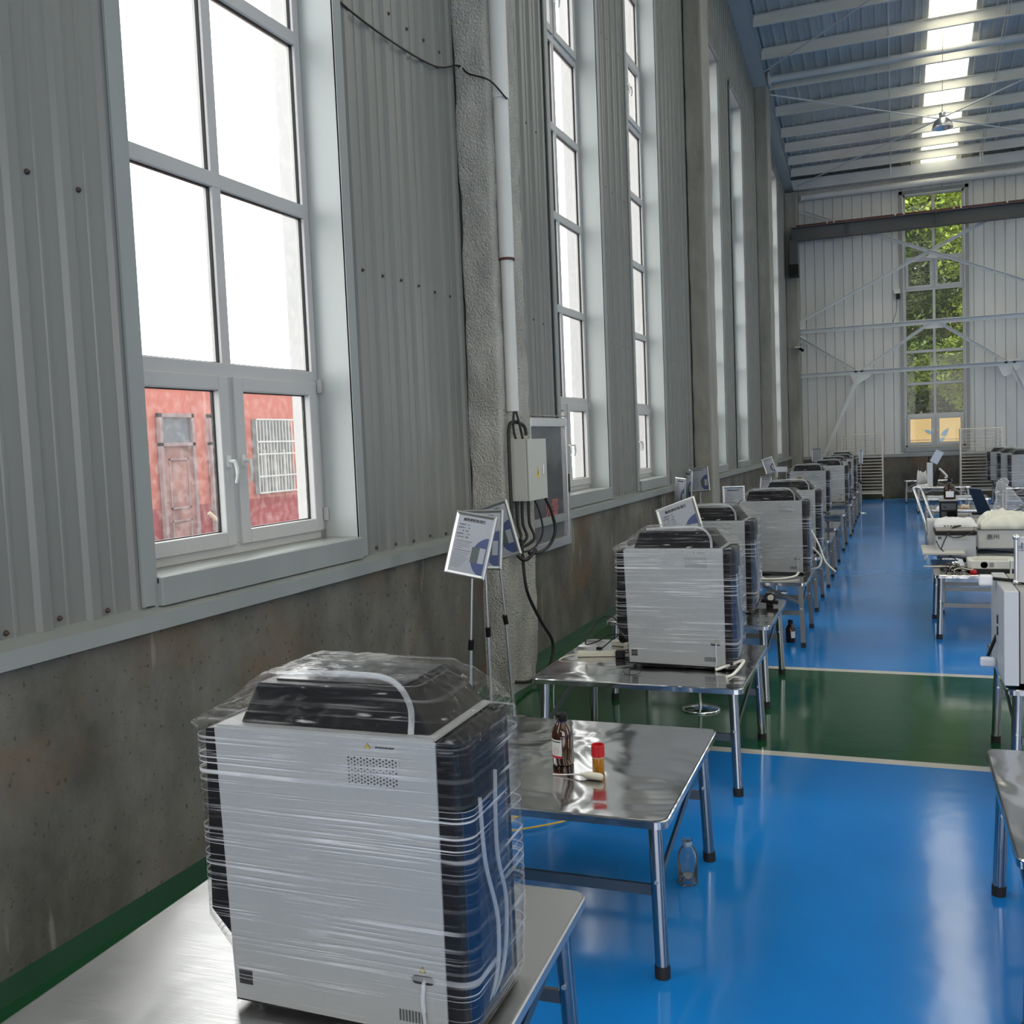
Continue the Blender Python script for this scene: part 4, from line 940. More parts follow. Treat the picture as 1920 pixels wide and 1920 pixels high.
MB().lathe([(.0, .002), (.046, .0), (.05, .006), (.0505, .135), (.046, .155), (.034, .178), (.0225, .19), (.0215, .215), (.025, .218), (.025, .226), (.021, .228), (.0195, .226), (.0195, .19), (.031, .176), (.043, .153), (.0475, .134), (.047, .01), (0, .008)], n=40, cap=False).build('glass_body', m_clear, cb)
MB().lathe([(.0, .009), (.0465, .009), (.0467, .038), (0, .038)], n=32, cap=False).build('liquid', mat('pale_liquid', (.5, .5, .38), .05, alpha=.45), cb)
MB().lathe([(.0217, .19), (.0232, .192), (.0232, .212), (.0217, .214)], n=28, cap=False).build('neck_ring', mat('blue_ring', (.3, .38, .45), .3), cb)
fb = bottle([(.045, 0), (.05, .005), (.0505, .13), (.04, .165), (.026, .185), (.022, .20)], [(.024, .195), (.026, .20), (.026, .235), (0, .24)], mat('dark_amber_glass', (.02, .006, .002), .08, spec=.6), m_black, 'reagent_bottle', 'dark bottle with a white label standing on the floor beyond the green band', (-1.05, 10.55, 0))
curved(.0512, -1.4, -.4, .05, .12).build('paper_label', mat('white_label2', (.7, .68, .66), .5), fb)
# power strips and adapter
def strip(lab, loc, rz, L_, holes, plug=False):
    t = empty('power_strip', loc, rz, lab, 'power strip'); MB().box(0, L_, 0, .06, 0, .038).build('body', m_ivory, t, bevel=.006)
    for i in range(holes):
        x = .05 + i * (L_ - .08) / holes
        so = MB().box(x, x + .04, .008, .052, .038, .041).build('socket', m_white, t, bevel=.001)
        h = MB(); h.box(x + .010, x + .014, .02, .032, .0412, .0418); h.box(x + .026, x + .030, .02, .032, .0412, .0418); h.box(x + .018, x + .022, .036, .044, .0412, .0418); h.build('slots', m_ink, so)
    return t
s1 = strip('ivory power strip with plugs at the left corner of the second machine table', (-2.11, 6.50, TZ), .25, .30, 4)
strip('ivory power strip pushed against the left side of the second analyser', (-1.98, 6.92, TZ), -.25, .26, 3)
sw = MB().box(-.05, .09, -.035, .035, 0, .05); o = sw.build('socket_block', m_ivory, bevel=.008); put(o, -1.80, 6.82, -.2, 'ivory socket block touching the lower left of the second analyser', 'socket', None, TZ)
ad = empty('black_plug', (-1.81, 6.55, TZ), .1, 'black square adapter plug on the table left of the second analyser', 'plug'); MB().box(-.032, .032, -.025, .025, 0, .05).build('body', m_black, ad, bevel=.006)
MB().tube(spline([(.03, 0, .03), (.07, .03, .035), (.12, .05, .03)], 5), .004, 6).build('lead', m_cable, ad)
tag(MB().box(-.02, .02, -.012, .012, 0, .02).build('black_plug', m_black, bevel=.003), 'small black plug sitting in the left power strip', 'plug'); bpy.data.objects['black_plug.001'].location = (-1.97, 6.575, TZ + .042)
cable('plug_cable', [(-1.95, 6.58, .735), (-1.9, 6.62, .78), (-1.85, 6.7, .83), (-1.90, 6.75, .92), (-1.98, 6.72, .93), (-2.04, 6.65, .86), (-2.08, 6.6, .76), (-2.02, 6.66, .76), (-1.93, 6.75, .80), (-1.86, 6.82, .78)], .005, m_cable, 'thin black lead looping above the left power strip')
bp_ = MB().lathe([(.035, 0), (.045, .02), (.04, .06), (.02, .085), (.008, .10)], n=20); o = bp_.build('dark_pouch', m_black); put(o, -1.86, 6.86, 0, 'black rounded plug housing behind the ivory power strips', 'plug', None, TZ + .035); o.location.z = TZ + .045
cable('grey_lead', [(-2.10, 6.49, .70), (-2.16, 6.45, .70), (-2.22, 6.38, .66), (-2.25, 6.36, .45), (-2.26, 6.4, .1)], .005, m_ivory, 'pale lead running from the power strip over the table corner')
cable('wire_scrap', [(-1.67, 6.10, .70), (-1.655, 6.085, .684), (-1.62, 6.07, .683), (-1.58, 6.08, .683), (-1.56, 6.10, .69), (-1.55, 6.11, .705)], .002, m_cable, 'tiny black twist of wire on the table before the second analyser', 'wire', 6)
cable('yellow_lead', [(-2.35, 4.9, .006), (-2.15, 5.15, .006), (-1.95, 5.45, .006), (-1.80, 5.46, .006), (-1.5, 5.40, .006)], .007, m_ycable, 'yellow cable on the floor crossing the white line behind the nearest machine')
cable('yellow_lead', [(-2.4, 5.05, .018), (-2.1, 5.25, .018), (-2.0, 5.3, .018), (-1.8, 5.22, .018), (-2.1, 4.95, .018), (-2.3, 4.8, .018)], .006, m_ycable, 'yellow cable doubling back in a loop on the floor')
ct = empty('clamp_tool', (-1.06, 8.80, TZ), .0, 'black clamp tool with a knob lying on the third table', 'tool')
MB().tube([(-.085, .0, .05), (.085, -.015, .035)], .018, 14).build('handle', m_black, ct); MB().tube(spline([(-.03, 0, .06), (-.02, .01, .10), (.03, .01, .105), (.05, 0, .07), (.04, 0, .04)], 6), .009, 8).build('ring', m_black, ct)
MB().lathe([(.025, -.02), (.027, 0), (.02, .02)], (.02, 0, .075), 16, 'y').build('knob', m_ivory, ct); MB().box(-.02, .04, -.02, .02, 0, .035).build('jaw', m_black, ct, bevel=.006)

# ------------------------------------------------------------------ right side things
ov = empty('drying_oven', (0, 0, 0), 0, 'grey bench oven with vent slots at the right edge', 'oven')
m_ov = mat('beige_grey_enamel', (.40, .39, .36), .4); m_ovt = mat('beige_enamel_top', (.58, .56, .51), .45)
MB().box(.655, 1.35, 6.19, 6.95, .71, 1.245).build('body', m_ov, ov, bevel=.004)
MB().box(.57, .648, 6.17, 6.97, .70, 1.25).build('door_panel', mat('light_grey_enamel', (.55, .56, .57), .4), ov, bevel=.006)
MB().box(.70, 1.3, 6.25, 6.9, .68, .71).build('plinth', m_black, ov)
sl = MB(); 
for r_, z in enumerate((1.07, .99, .83, .755)):
    for i in range(12): sl.box(.715 + i * .018, .721 + i * .018, 6.186, 6.1905, z - (.0), z + .055)
sl.build('vent_slots', m_ink, ov)
hb = MB().tube([(.575, 6.66, .90), (.52, 6.60, .78)], .010, 10); hb.build('lever', m_black, ov)
MB().box(.475, .56, 6.565, 6.61, .715, .775).build('lever_grip', mat('white_grip', (.8, .8, .82), .3), ov, bevel=.014, segs=3)
for z in (1.0, .93): MB().box(.563, .57, 6.5, 6.53, z, z + .05).build('hinge_slot', m_ink, ov)
MB().lathe([(.006, 0), (.006, .004), (0, .005)], (.715, 6.19, .73), 10, 'y').build('screw', m_alu, ov)
rp = empty('plug_lever', (0, 0, 0), 0, 'black rod with a white block handle lying across the grey oven top', 'lever')
MB().tube([(.545, 6.60, 1.262), (.76, 6.45, 1.262)], .010, 10).build('rod', m_black, rp); MB().box(.470, .550, 6.58, 6.63, 1.215, 1.285).build('grip', bpy.data.materials['white_grip'], rp, bevel=.014, segs=3)
ac = empty('aluminium_case', (.665, 6.47, 1.26), -.5, 'silver aluminium flight case standing on the grey oven', 'case')
m_case = mat('ribbed_silver', (.60, .61, .64), .4, .3)
MB().box(0, .34, 0, .18, 0, .27).build('shell', m_case, ac, bevel=.004)
for x, y in ((0, 0), (.34, 0), (0, .18), (.34, .18)): MB().tube([(x, y, .0), (x, y, .27)], .012, 12).build('corner_rail', m_alu, ac)
for x, y, z in ((0, 0, .27), (.34, 0, .27), (0, 0, 0), (0, .18, .27)): MB().lathe([(.001, -.02), (.014, -.014), (.02, 0), (.014, .014), (.001, .02)], (x, y, z), 14).build('corner_cap', m_chrome, ac)
rb = MB()
for z in (.215, .205, .19): rb.box(-.001, .341, -.001, .181, z, z + .003)
rb.build('lid_seam', m_girder, ac)
MB().tube([(.04, -.006, .20), (.04, -.006, .24)], .008, 8).build('latch', m_chrome, ac)
for x, y in ((.03, .03), (.3, .03), (.03, .15)): MB().lathe([(.012, -.014), (.012, 0)], (x, y, 0), 10).build('foot', m_rubber, ac)

pj = empty('projector', (0, 0, 0), 0, 'flat white projector with a round lens at the front of the cable table', 'projector')
m_pj = mat('off_white_plastic', (.68, .68, .62), .4)
MB().prism(rrect(.70, 1.18, 11.15, 11.50, .04), .71, .80, 'z').build('case', m_pj, pj, bevel=.012, segs=3)
MB().box(.76, 1.08, 11.2, 11.45, .80, .812).build('top_panel', m_ovt, pj, bevel=.004)
MB().lathe([(.035, 0), (.035, .012), (.026, .014), (.022, .004)], (.85, 11.15, .755), 24, 'y').build('lens_ring', m_rack, pj); MB().lathe([(.026, -.006), (0, -.006)], (.85, 11.15, .755), 20, 'y').build('lens', mat('lens_glass', (.05, .05, .01), .05), pj)
bpy.data.objects['lens_ring'].scale = (1, 1, 1)
vt = MB(); [vt.box(.90, .94, 11.145, 11.149, .735 + .008 * i, .738 + .008 * i) for i in range(6)]; vt.build('front_vent', m_girder, pj)
MB().box(.72, 1.16, 11.2, 11.48, .68, .71).build('underside', m_black, pj)
rc = MB().lathe([(.03, 0), (.032, .004), (.032, .03), (.028, .034), (0, .034)], n=24); put(rc.build('red_disc', m_red), .74, 11.06, 0, 'red round disc lying in front of the projector', 'cap', None, TZ)
dv = MB().prism(rrect(-.2, .2, -.12, .12, .03), 0, .05, 'z'); put(dv.build('flat_device', m_pj, bevel=.008), 1.02, 11.85, 0, 'flat beige box lying behind the projector', 'box', None, TZ)
MB().box(-.16, .16, -.09, .09, .055, .075).build('lid', m_ov, bpy.data.objects['flat_device'], bevel=.004)
rr_ = random.Random(5)
for i in range(9):
    x0 = .50 + rr_.uniform(-.08, .08); y0 = 11.15 + rr_.uniform(-.08, .3); pts = []
    for k in range(7): pts.append((x0 + .05 * k * rr_.choice((1, 1, .4)) + rr_.uniform(-.03, .03), y0 + rr_.uniform(-.12, .16), TZ + .008 + rr_.uniform(0, .05) * (0 < k < 6)))
    mm, nm, lb_ = ((m_cable, 'black_lead', 'tangled black cables heaped on the table left of the projector'), (m_ivory, 'pale_lead', 'pale cables tangled at the front of the cable heap'))[i in (2, 5)]
    cable(nm, pts, .006, mm, lb_, 'cable', 6, 'black cables in the heap' if i not in (2, 5) else 'pale cables in the heap', 6)
for i, (x, y, z) in enumerate(((.60, 11.6, .74), (.66, 11.45, .72), (.70, 11.7, .77))):
    put(MB().lathe([(0, 0), (.03, .004), (.045, .03), (.03, .055), (0, .06)], n=16).build('coiled_plug', m_black if i else m_chrome), x, y, 0, ('round chrome piece on the cable heap', 'black plug in the middle of the cable heap', 'black plug at the back of the cable heap')[i], 'plug', None, z - .06)
put(MB().box(-.03, .03, -.04, .04, 0, .004).build('white_card', m_paper), .64, 11.30, .6, 'small white card leaning on the cable heap', 'card', None, .76); bpy.data.objects['white_card'].rotation_euler = (.9, .1, .6)
put(MB().box(-.02, .02, -.02, .02, 0, .03).build('adapter', m_white, bevel=.005), .66, 11.22, .3, 'small white adapter under the white card', 'adapter', None, TZ)
put(MB().box(-.25, .25, -.02, .02, 0, .012).build('metal_strip', m_rack), .52, 11.30, .05, 'flat metal strip crossing the table corner', 'strip', None, .715)
put(MB().tube([(0, 0, 0), (0, 0, .2)], .01, 10).build('steel_post', m_alu), 1.08, 10.98, 0, 'short steel post at the table edge beside the silver case', 'post', None, .62)

tr = empty('platform_trolley', (0, 0, 0), 0, 'folded platform trolley with a chrome handle lying across the tables', 'trolley')
MB().box(.28, .72, 11.95, 12.75, .76, .79).build('platform', m_ovt, tr, bevel=.006)
MB().tube(spline([(.36, 12.7, .78), (.33, 13.2, 1.05), (.24, 14.0, 1.36), (.22, 14.1, 1.40), (.27, 14.15, 1.41), (.33, 14.1, 1.36), (.42, 13.4, 1.08), (.50, 12.8, .80)], 8), .014, 10).build('handle', m_chrome, tr)
cw = MB().lathe([(.0, -.014), (.04, -.012), (.042, 0), (.04, .012), (0, .014)], (.31, 12.05, .715), 20, 'x').build('caster', m_white, tr)
MB().box(.30, .33, 12.03, 12.07, .72, .76).build('caster_fork', m_alu, tr)
cl_ = empty('cooler_box', (0, 0, 0), 0, 'white box with a brown-grey lid and stickers carrying folded cloth', 'box')
MB().box(.43, .85, 12.25, 12.75, .70, .955).build('body', mat('pale_grey_box', (.46, .48, .51), .4), cl_, bevel=.008)
MB().box(.42, .86, 12.23, 12.77, .96, 1.0).build('lid_rim', m_black, cl_, bevel=.006); MB().box(.43, .85, 12.24, 12.76, 1.0, 1.03).build('lid', mat('taupe_lid', (.34, .31, .28), .45), cl_, bevel=.01)
MB().box(.60, .76, 12.245, 12.25, .90, .93).build('front_plate', m_ov, cl_); MB().box(.45, .49, 12.245, 12.25, .91, .94).build('sticker', m_girder, cl_)
bw = empty('carton', (0, 0, 0), 0, 'white carton with small printed marks behind the grey box', 'carton')
MB().box(.36, .80, 12.80, 13.15, .71, 1.08).build('body', m_white, bw); 
for (a, b_) in ((.82, .85), (.90, .93)): MB().box(.355, .36, 12.88, 12.95, a, b_).build('print_mark', m_girder, bw)
cable('black_lead', [(.46, 12.2, .72), (.50, 12.2, .85), (.56, 12.22, .98), (.62, 12.3, 1.045), (.7, 12.3, 1.06), (.58, 12.26, 1.02), (.56, 12.2, .96), (.65, 12.15, .94), (.8, 12.18, .99), (.84, 12.3, 1.04)], .006, m_cable, 'black lead draped over the lid of the grey box')
cable('black_lead', [(.43, 12.2, .90), (.47, 12.1, .82), (.55, 12.0, .76), (.62, 11.9, .72)], .006, m_cable, 'black lead hanging down the front of the grey box')
def cloth(name, lab, cat, x0, x1, y0, y1, z, h, m, seed, nx=36, ny=26, fold=0.):
    vs = []; fs = []
    for i in range(nx + 1):
        for j in range(ny + 1):
            u, v = i / nx, j / ny; e = min(1, 8 * min(u, 1 - u, v, 1 - v)) ** .5
            a = .06 * math.sin(6 * v + seed) * (1 - e); X = x0 + (x1 - x0) * (u + a * .3); Y = y0 + (y1 - y0) * v
            k = noise.noise(Vector((u * 3, v * 3, seed))) + .5 * noise.noise(Vector((u * 8, v * 8, seed))); r_ = 1 - abs(noise.noise(Vector((u * 4 + seed, v * 5, 2)))) * 2
            vs.append((X, Y, z + e * h * max(.15, (.62 + .35 * k + .2 * r_))))
    for i in range(nx):
        for j in range(ny): a = i * (ny + 1) + j; fs.append((a, a + ny + 1, a + ny + 2, a + 1))
    n0 = len(vs); mb = MB().add(vs, fs, True)
    o = mb.build(name, m); s = o.modifiers.new('solid', 'SOLIDIFY'); s.thickness = .006; s.offset = -1; tag(o, lab, cat); return o
m_cloth = mat('white_cloth', (.74, .74, .73), .8)
cloth('folded_cloth', 'folded white printed cloth lying on the grey lidded box', 'cloth', .42, .88, 12.35, 12.85, 1.035, .10, m_cloth, 2.2)
mk = MB(); [mk.box(.52 + .035 * i, .54 + .035 * i, 12.348, 12.351, 1.045 + .004 * (i % 2), 1.06) for i in range(5)]; o = mk.build('dark_print', m_girder, bpy.data.objects['folded_cloth'])
bx = empty('cardboard_box', (0, 0, 0), 0, 'white box with two handwritten characters under the pale bag', 'box')
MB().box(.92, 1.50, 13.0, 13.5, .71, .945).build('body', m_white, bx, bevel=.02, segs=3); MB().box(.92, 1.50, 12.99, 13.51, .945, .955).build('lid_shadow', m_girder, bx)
text_mesh('handwriting', '惠州', .07, m_ink, bx, Matrix.Translation((1.09, 12.992, .855)) @ Matrix.Rotation(PI / 2, 4, 'X') @ Matrix.Rotation(.05, 4, 'Z'), .0)
cloth('pale_bag', 'crumpled cream plastic bag spread on the handwritten box', 'bag', .94, 1.55, 12.95, 13.6, .955, .19, mat('cream_bag', (.72, .71, .62), .35), 7.1)

bi = empty('black_incubator', (.70, 15.2, 0), 0, 'tall black bench unit with a door window behind the folded cloth', 'instrument')
MB().box(-.115, .115, -.12, .12, .68, 1.155).build('body', m_black, bi, bevel=.006); MB().box(-.12, .12, -.13, .12, 1.155, 1.175).build('top_cover', m_ov, bi)
MB().box(-.095, .095, -.124, -.12, 1.03, 1.12).build('display_panel', m_girder, bi); MB().box(-.07, -.03, -.127, -.124, 1.06, 1.075).build('badge', m_black, bi); MB().box(-.095, -.03, -.124, -.12, .72, 1.0).build('door_strip', mat('charcoal', (.04, .04, .04), .3), bi); MB().box(-.015, .095, -.124, -.12, .72, 1.01).build('door_window', mat('dark_window', (.004, .004, .004), .08), bi)
jb = bottle([(.075, 0), (.08, .006), (.08, .16), (.065, .19), (.028, .215), (.022, .235), (.022, .25)], [(.022, .25), (.028, .252), (.028, .285), (.0, .29)], bpy.data.materials['dark_amber_glass'], m_black, 'reagent_bottle', 'big dark bottle with blank white label on top of the black bench unit', (.72, 15.2, 1.176))
curved(.0815, -2.3, -.9, .03, .115).build('paper_label', bpy.data.materials['white_label'], jb)
lt = empty('laptop', (1.13, 15.0, .70), -.15, 'open dark laptop seen from behind its slanted lid', 'laptop')
MB().box(-.14, .14, -.02, .22, -.01, .012).build('keyboard_base', m_black, lt, bevel=.003)
MB().hexa([(-.06, -.03, .0), (.12, -.03, .0), (.12, -.02, .0), (-.06, -.02, .0), (-.17, -.10, .36), (-.01, -.12, .34), (-.01, -.11, .34), (-.17, -.09, .36)]).build('lid', m_navy, lt)
lt.location.z = .98
put(MB().box(-.2, .2, -.18, .18, 0, .27).build('stand_box', m_ov, bevel=.004), 1.17, 15.15, 0, 'grey box carrying the open laptop', 'box', None, .69)
tk = empty('grey_cylinder_unit', (.95, 13.75, .80), 0, 'grey metal cylinder unit lying behind the handwritten box', 'motor')
MB().lathe([(.0, -.13), (.115, -.13), (.12, -.12), (.12, .12), (.11, .13), (0, .13)], (.0, 0, .1), 32, 'x').build('drum', mat('warm_grey_metal', (.30, .27, .24), .4, .3), tk); MB().box(-.2, -.13, -.05, .05, .05, .15).build('connector', m_rack, tk, bevel=.008); MB().box(-.13, .13, -.08, .08, -.10, 0).build('stand', m_black, tk)
MB().tube(spline([(.10, -.1, .05), (.09, -.125, .15), (.095, -.08, .26), (.13, 0, .27), (.2, .05, .2)], 6), .012, 8).build('white_cable', m_tubew, tk)
# rotary unit bagged in film
rv = empty('bagged_flask_unit', (1.34, 13.85, 0), 0, 'instrument shrouded in a tall crumpled clear plastic bag', 'instrument')
MB().box(-.24, .12, -.12, .12, .68, .80).build('base_unit', mat('pale_base', (.45, .46, .47), .4), rv, bevel=.01); MB().tube([(-.06, 0, .8), (-.07, 0, 1.42)], .02, 12).build('column_rod', m_rack, rv)
MB().tube([(.0, 0, 1.0), (.17, -.02, 1.16)], .022, 12).build('arm', m_black, rv); MB().lathe([(.04, 0), (.05, .05), (.04, .1)], (-.07, 0, 1.36), 16).build('head', mat('head_grey', (.3, .3, .3), .4), rv)
vs, fs = wrap_rings([(.67, -.33, .2, -.15, .15, .07), (.85, -.30, .18, -.14, .14, .08), (.93, -.22, .17, -.12, .12, .08), (1.1, -.17, .17, -.10, .10, .08), (1.2, -.16, .20, -.08, .08, .06), (1.26, -.145, .13, -.08, .08, .06), (1.42, -.13, .0, -.07, .07, .05), (1.50, -.12, -.01, -.06, .06, .04), (1.51, -.07, -.05, -.02, .02, .01)], 4.4, 110, 5, .012)
MB().add(vs, fs, True).build('plastic_bag', m_bag, rv, recalc=False)

# far tables
fd = empty('column_device', (.84, 27.6, TZ), 0, 'white column device with a black tip and an angled tablet on the far table', 'instrument')
MB().box(-.07, .07, -.07, .07, 0, .62).build('column', mat('pale_column', (.66, .67, .68), .35), fd, bevel=.01); MB().box(-.06, .06, -.06, .06, .62, .64).build('cap', m_black, fd); MB().tube([(-.02, 0, .64), (-.02, 0, .78)], .015, 8).build('tip', m_black, fd)
tbm = MB().box(-.10, .10, -.012, .012, -.17, .17).build('tablet', m_paper, fd); tbm.matrix_local = Matrix.Translation((.17, -.05, .76)) @ Matrix.Rotation(.5, 4, 'Y')
tsc = MB().box(-.085, .085, -.016, -.012, -.155, .155).build('tablet_screen', mat('grey_screen', (.16, .17, .18), .2), fd); tsc.matrix_local = tbm.matrix_local.copy()
MB().bar((.09, 0, .0), (.22, 0, .45), .04, .12).build('slanted_arm', m_black, fd); MB().tube(spline([(.22, 0, .45), (.3, 0, .38), (.4, 0, .25), (.36, 0, .2)], 5), .03, 8).build('probe', m_tubew, fd)
cloth('white_sack', 'white crumpled sack behind the column device on the far table', 'bag', .52, .80, 27.9, 28.2, TZ, .42, m_cloth, 3.3, 16, 14)
cloth('white_paper_heap', 'crumpled white sheet in front of the column device', 'paper', .5, .80, 27.35, 27.6, TZ, .07, m_cloth, 5.3, 16, 10)
put(MB().box(-.5, .55, -.10, .10, 0, .04).build('white_board', m_paper), 1.15, 22.95, 0, 'long white board lying on the table edge beyond the laptop', 'board', None, TZ)
cloth('tissue', 'small crumpled tissue with orange mark on the low far table', 'tissue', 1.12, 1.28, 19.8, 19.95, TZ, .09, mat('peach_tissue', (.65, .5, .38), .7), 1.3, 10, 8)
cloth('paper_sheets', 'loose pale sheets lying beside the tissue', 'paper', .70, 1.05, 19.75, 20.1, TZ, .05, m_cloth, 9.3, 10, 8)
put(MB().box(-.15, .15, -.1, .1, 0, .22).build('carton', mat('grey_carton', (.35, .34, .31), .7)), .98, 15.95, 0, 'small grey carton right of the black bench unit', 'carton', None, TZ)
# slatted racks by the far wall
def rack(x0, x1, y, z0, z1, lab, n=19):
    t = empty('tray_rack', (0, 0, 0), 0, lab, 'rack')
    for x in (x0, x1):
        for yy in (y, y + .5): MB().box(x - .02, x + .02, yy - .02, yy + .02, .1, z1).build('post', m_rack, t)
    for yy in (y, y + .5):
        MB().box(x0, x1, yy - .015, yy + .015, z1 - .03, z1).build('top_rail', m_rack, t)
        MB().box(x0, x1, yy - .015, yy + .015, z0, z0 + .05).build('bottom_rail', m_rack, t)
    for i in range(n):
        z = z0 + .08 + (z1 - z0 - .15) * i / (n - 1)
        m_ = MB()
        m_.box(x0, x1, y - .012, y + .012, z, z + (.022 if i < n * .62 else .01)); m_.box(x0, x0 + .02, y, y + .5, z, z + .02); m_.box(x1 - .02, x1, y, y + .5, z, z + .02)
        if i < n * .62: m_.box(x0, x1, y + .02, y + .48, z, z + .006)
        m_.build('shelf_runner', m_rack, t)
    if True:
        for k in range(1, 4): MB().box(x0 + (x1 - x0) * k / 4 - .005, x0 + (x1 - x0) * k / 4 + .005, y, y + .008, z0 + (z1 - z0) * .68, z1).build('upright_wire', m_rack, t)
    for x in (x0 + .03, x1 - .03):
        for yy in (y, y + .5): MB().lathe([(0, -.02), (.05, -.018), (.05, .018), (0, .02)], (x, yy, .05), 14, 'x').build('caster', m_black, t)
    return t
rack(-1.56, -.36, 32.9, .18, 2.10, 'tall slatted tray rack at the far wall left of the window')
rack(1.88, 3.02, 32.9, .22, 2.14, 'tall slatted tray rack at the far wall overlapping the window')
cm = empty('security_camera', (-2.86, 33.2, 4.95), 0, 'small security camera on the far corner column', 'camera'); MB().box(-.12, .08, -.04, .16, 0, .05).build('bracket', m_white, cm); MB().tube([(.04, -.05, -.02), (.14, -.12, -.1)], .045, 12).build('body', m_black, cm)
sp = empty('wall_sensor', (.12, 33.9, 6.45), 0, 'white and black device on the far wall left of the window', 'camera'); MB().box(-.08, .1, -.05, .05, .05, .2).build('box', m_white, sp); MB().box(-.02, .1, -.1, .02, -.12, .05).build('head', m_black, sp); MB().tube(spline([(.0, -.02, -.1), (-.02, -.02, -.5), (-.15, -.02, -.9), (-.2, -.02, -.95)], 6), .008, 6).build('lead', m_cable, sp)

# ------------------------------------------------------------------ outside
rb_ = empty('red_building', (0, 0, 0), 0, 'red and pink painted low building seen through the nearest window', 'building')
X = -12.0
MB().box(X - 6, X, 4, 30, 1.33, 3.78).build('upper_wall', mat('coral_wall', (.50, .155, .115), .8, var=((.4, .4, .4), .15)), rb_)
MB().box(X - 6, X + .01, 4, 30, -.4, 1.33).build('lower_wall', mat('dark_red_wall', (.33, .055, .06), .8, var=((.6, .6, .6), .15)), rb_)
def arch(y0, y1, z, h):
    pts = [(y0, z)] + [(y0 + (y1 - y0) * i / 16, z + .25 + h * math.sin(PI * i / 16)) for i in range(17)] + [(y1, z)]
    MB().prism(pts, X, X + .03, 'x').build('arch_panel', bpy.data.materials['coral_wall'], rb_)
m_door = mat('rusty_pink_door', (.30, .15, .13), .6, var=((3, 3, 2), .45)); m_df = mat('door_frame_grey', (.30, .22, .22), .6)
for y0, y1 in ((13.64, 14.55), (14.98, 15.9), (9.5, 10.4)):
    d = MB().box(X + .02, X + .07, y0 + .07, y1 - .07, .2, 2.42).build('door', m_door, rb_)
    f_ = MB(); f_.box(X + .02, X + .1, y0, y0 + .07, .2, 3.0); f_.box(X + .02, X + .1, y1 - .07, y1, .2, 3.0); f_.box(X + .02, X + .1, y0, y1, 2.93, 3.0); f_.box(X + .02, X + .1, y0, y1, 2.42, 2.48); f_.build('door_frame', m_df, d)
    MB().box(X + .03, X + .05, y0 + .07, y1 - .07, 2.48, 2.93).build('fanlight', mat('grey_pane', (.15, .17, .19), .2), d)
    for (a, b_) in ((.5, 1.1), (1.3, 2.2)):
        p = MB(); yc = (y0 + y1) / 2
        for q in ((y0 + .2, y0 + .23, a, b_), (y1 - .23, y1 - .2, a, b_), (y0 + .2, y1 - .2, a, a + .03), (y0 + .2, y1 - .2, b_ - .03, b_)): p.box(X + .07, X + .085, *q)
        p.build('door_moulding', m_df, d)
for y0, y1 in ((16.37, 17.7), (11.2, 12.6)):
    wv = MB().box(X + .01, X + .03, y0, y1, 1.42, 2.92).build('barred_window', mat('dim_pane', (.18, .2, .2), .3), rb_)
    g_ = MB()
    for i in range(13): y = y0 + (y1 - y0) * i / 12; g_.box(X + .12, X + .135, y, y + .015, 1.42, 2.92)
    for z in (1.42, 1.75, 2.2, 2.45, 2.9): g_.box(X + .115, X + .14, y0, y1, z, z + .03)
    g_.build('window_bars', m_white, wv)
    f_ = MB(); f_.box(X + .03, X + .07, y0 + .3, y0 + .36, 1.45, 2.3); f_.box(X + .03, X + .07, y1 - .36, y1 - .3, 1.45, 2.3); f_.box(X + .03, X + .07, (y0 + y1) / 2 - .04, (y0 + y1) / 2 + .04, 1.45, 2.3); f_.build('window_frame', m_white, wv)
st_ = MB().tube([(X + .5, 14.3, 1.2), (X + 1.1, 15.5, -.17)], .04, 8); tag(st_.build('wooden_pole', mat('pale_wood', (.5, .4, .28), .7)), 'slanted pale pole leaning before the rusty door outside', 'pole')
yw = empty('yellow_wall', (0, 0, 0), 0, 'yellow painted outside wall with blue leaf motifs seen through the far window', 'wall')
m_yw = mat('yellow_paint', (.80, .56, .25), .8, var=((.3, .3, .3), .1)); m_leafb = mat('blue_leaf_paint', (.18, .32, .48), .7)
MB().box(-6, 9, 44, 44.3, -.4, 2.78).build('painted_wall', m_yw, yw); MB().box(-6, 9, 43.99, 44, 1.70, 1.72).build('dark_line', m_df, yw)
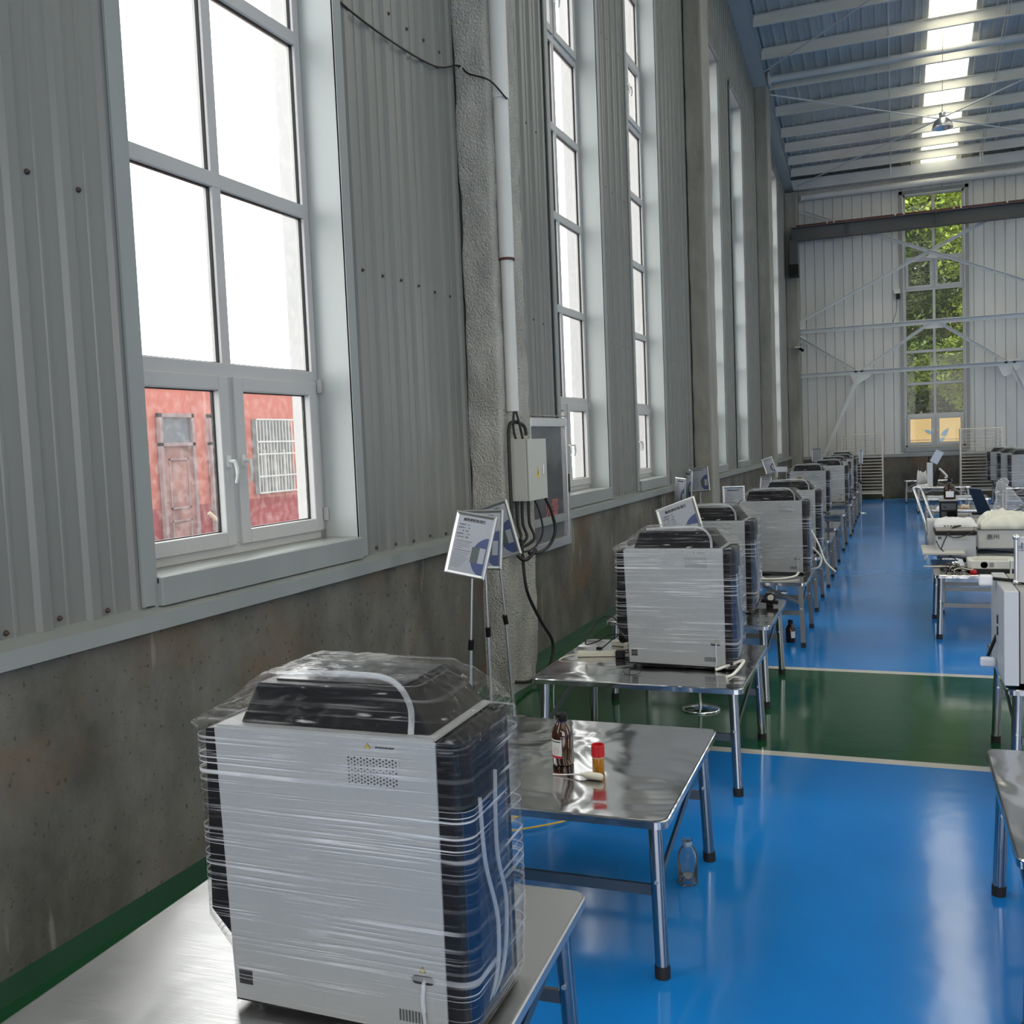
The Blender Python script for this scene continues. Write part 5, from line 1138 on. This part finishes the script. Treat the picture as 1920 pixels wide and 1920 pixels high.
for cx, cz, a, s in ((1.29, 2.05, 2.7, .3), (1.75, 1.65, .7, .42), (2.1, 1.5, 2.4, .28), (1.95, 2.0, .9, .4), (1.7, 1.5, .4, .25)):
    pts = []
    for i in range(18): t = 2 * PI * i / 18; u = math.cos(t) * s * .5; v = math.sin(t) * s * .2 * (1 - .6 * math.cos(t)); pts.append((cx + u * math.cos(a) - v * math.sin(a), cz + u * math.sin(a) + v * math.cos(a)))
    MB().prism(pts, 43.985, 44).build('painted_leaf', m_leafb, yw)
def tree(x, y, z0, z1, rad, seed, lab, col, name='leafy_tree', n=2600, big=1.):
    t = empty(name, (x, y, -.4), 0, lab, 'tree', None)
    r_ = random.Random(seed); MB().tube(spline([(0, 0, 0), (.1, 0, z0 * .6), (-.05, .1, z0 + 1), (.1, 0, (z0 + z1) / 2), (0, 0, z1 - 1)], 4), [.22] * 6 + [.14] * 6 + [.06] * 5, 8).build('trunk', mat('tree_bark', (.07, .055, .04), .9), t)
    mb = MB(); blobs = [(r_.uniform(-.8, .8) * rad, r_.uniform(-.5, .5) * rad, z0 + .3 + (z1 - z0 - .6) * (q + r_.random()) / 34, r_.uniform(.35, .55) * rad) for q in range(34)]
    for i in range(n):
        bx_, by_, bz, br = r_.choice(blobs); d = Vector((r_.gauss(0, 1), r_.gauss(0, 1), r_.gauss(0, 1))).normalized() * br * r_.uniform(.55, 1.05)
        c = Vector((bx_, by_, bz)) + Vector((d.x, d.y, d.z * .8)); s = r_.uniform(.06, .15) * big
        a = Vector((r_.gauss(0, 1), r_.gauss(0, 1), r_.gauss(0, .6))).normalized(); b = a.cross(Vector((r_.gauss(0, .4), r_.gauss(0, .4), 1))).normalized()
        mb.add([c - a * s, c - b * s * .45, c + a * s, c + b * s * .45], [(0, 1, 2, 3)])
    mb.build('foliage', mat('leaves_%d' % seed, col, .6, var=((1.2, 1.2, 1.2), .55)), t, recalc=False); return t
tree(-.4, 40.0, 3.7, 13.5, 2.7, 1, 'darker green tree filling the left half of the far window', (.11, .17, .035), n=34000)
tree(3.0, 39.4, 2.6, 13.5, 2.2, 2, 'brighter yellow-green tree filling the right half of the far window', (.26, .34, .05), n=34000)
tree(.6, 48.5, 2.2, 15.5, 4.0, 3, 'dark mass of foliage behind the two trees beyond the far window', (.07, .11, .03), n=60000, big=1.9)
tree(9.8, 41, 3, 13, 2.6, 4, 'tree further right outside the far wall', (.035, .05, .016), n=3000)
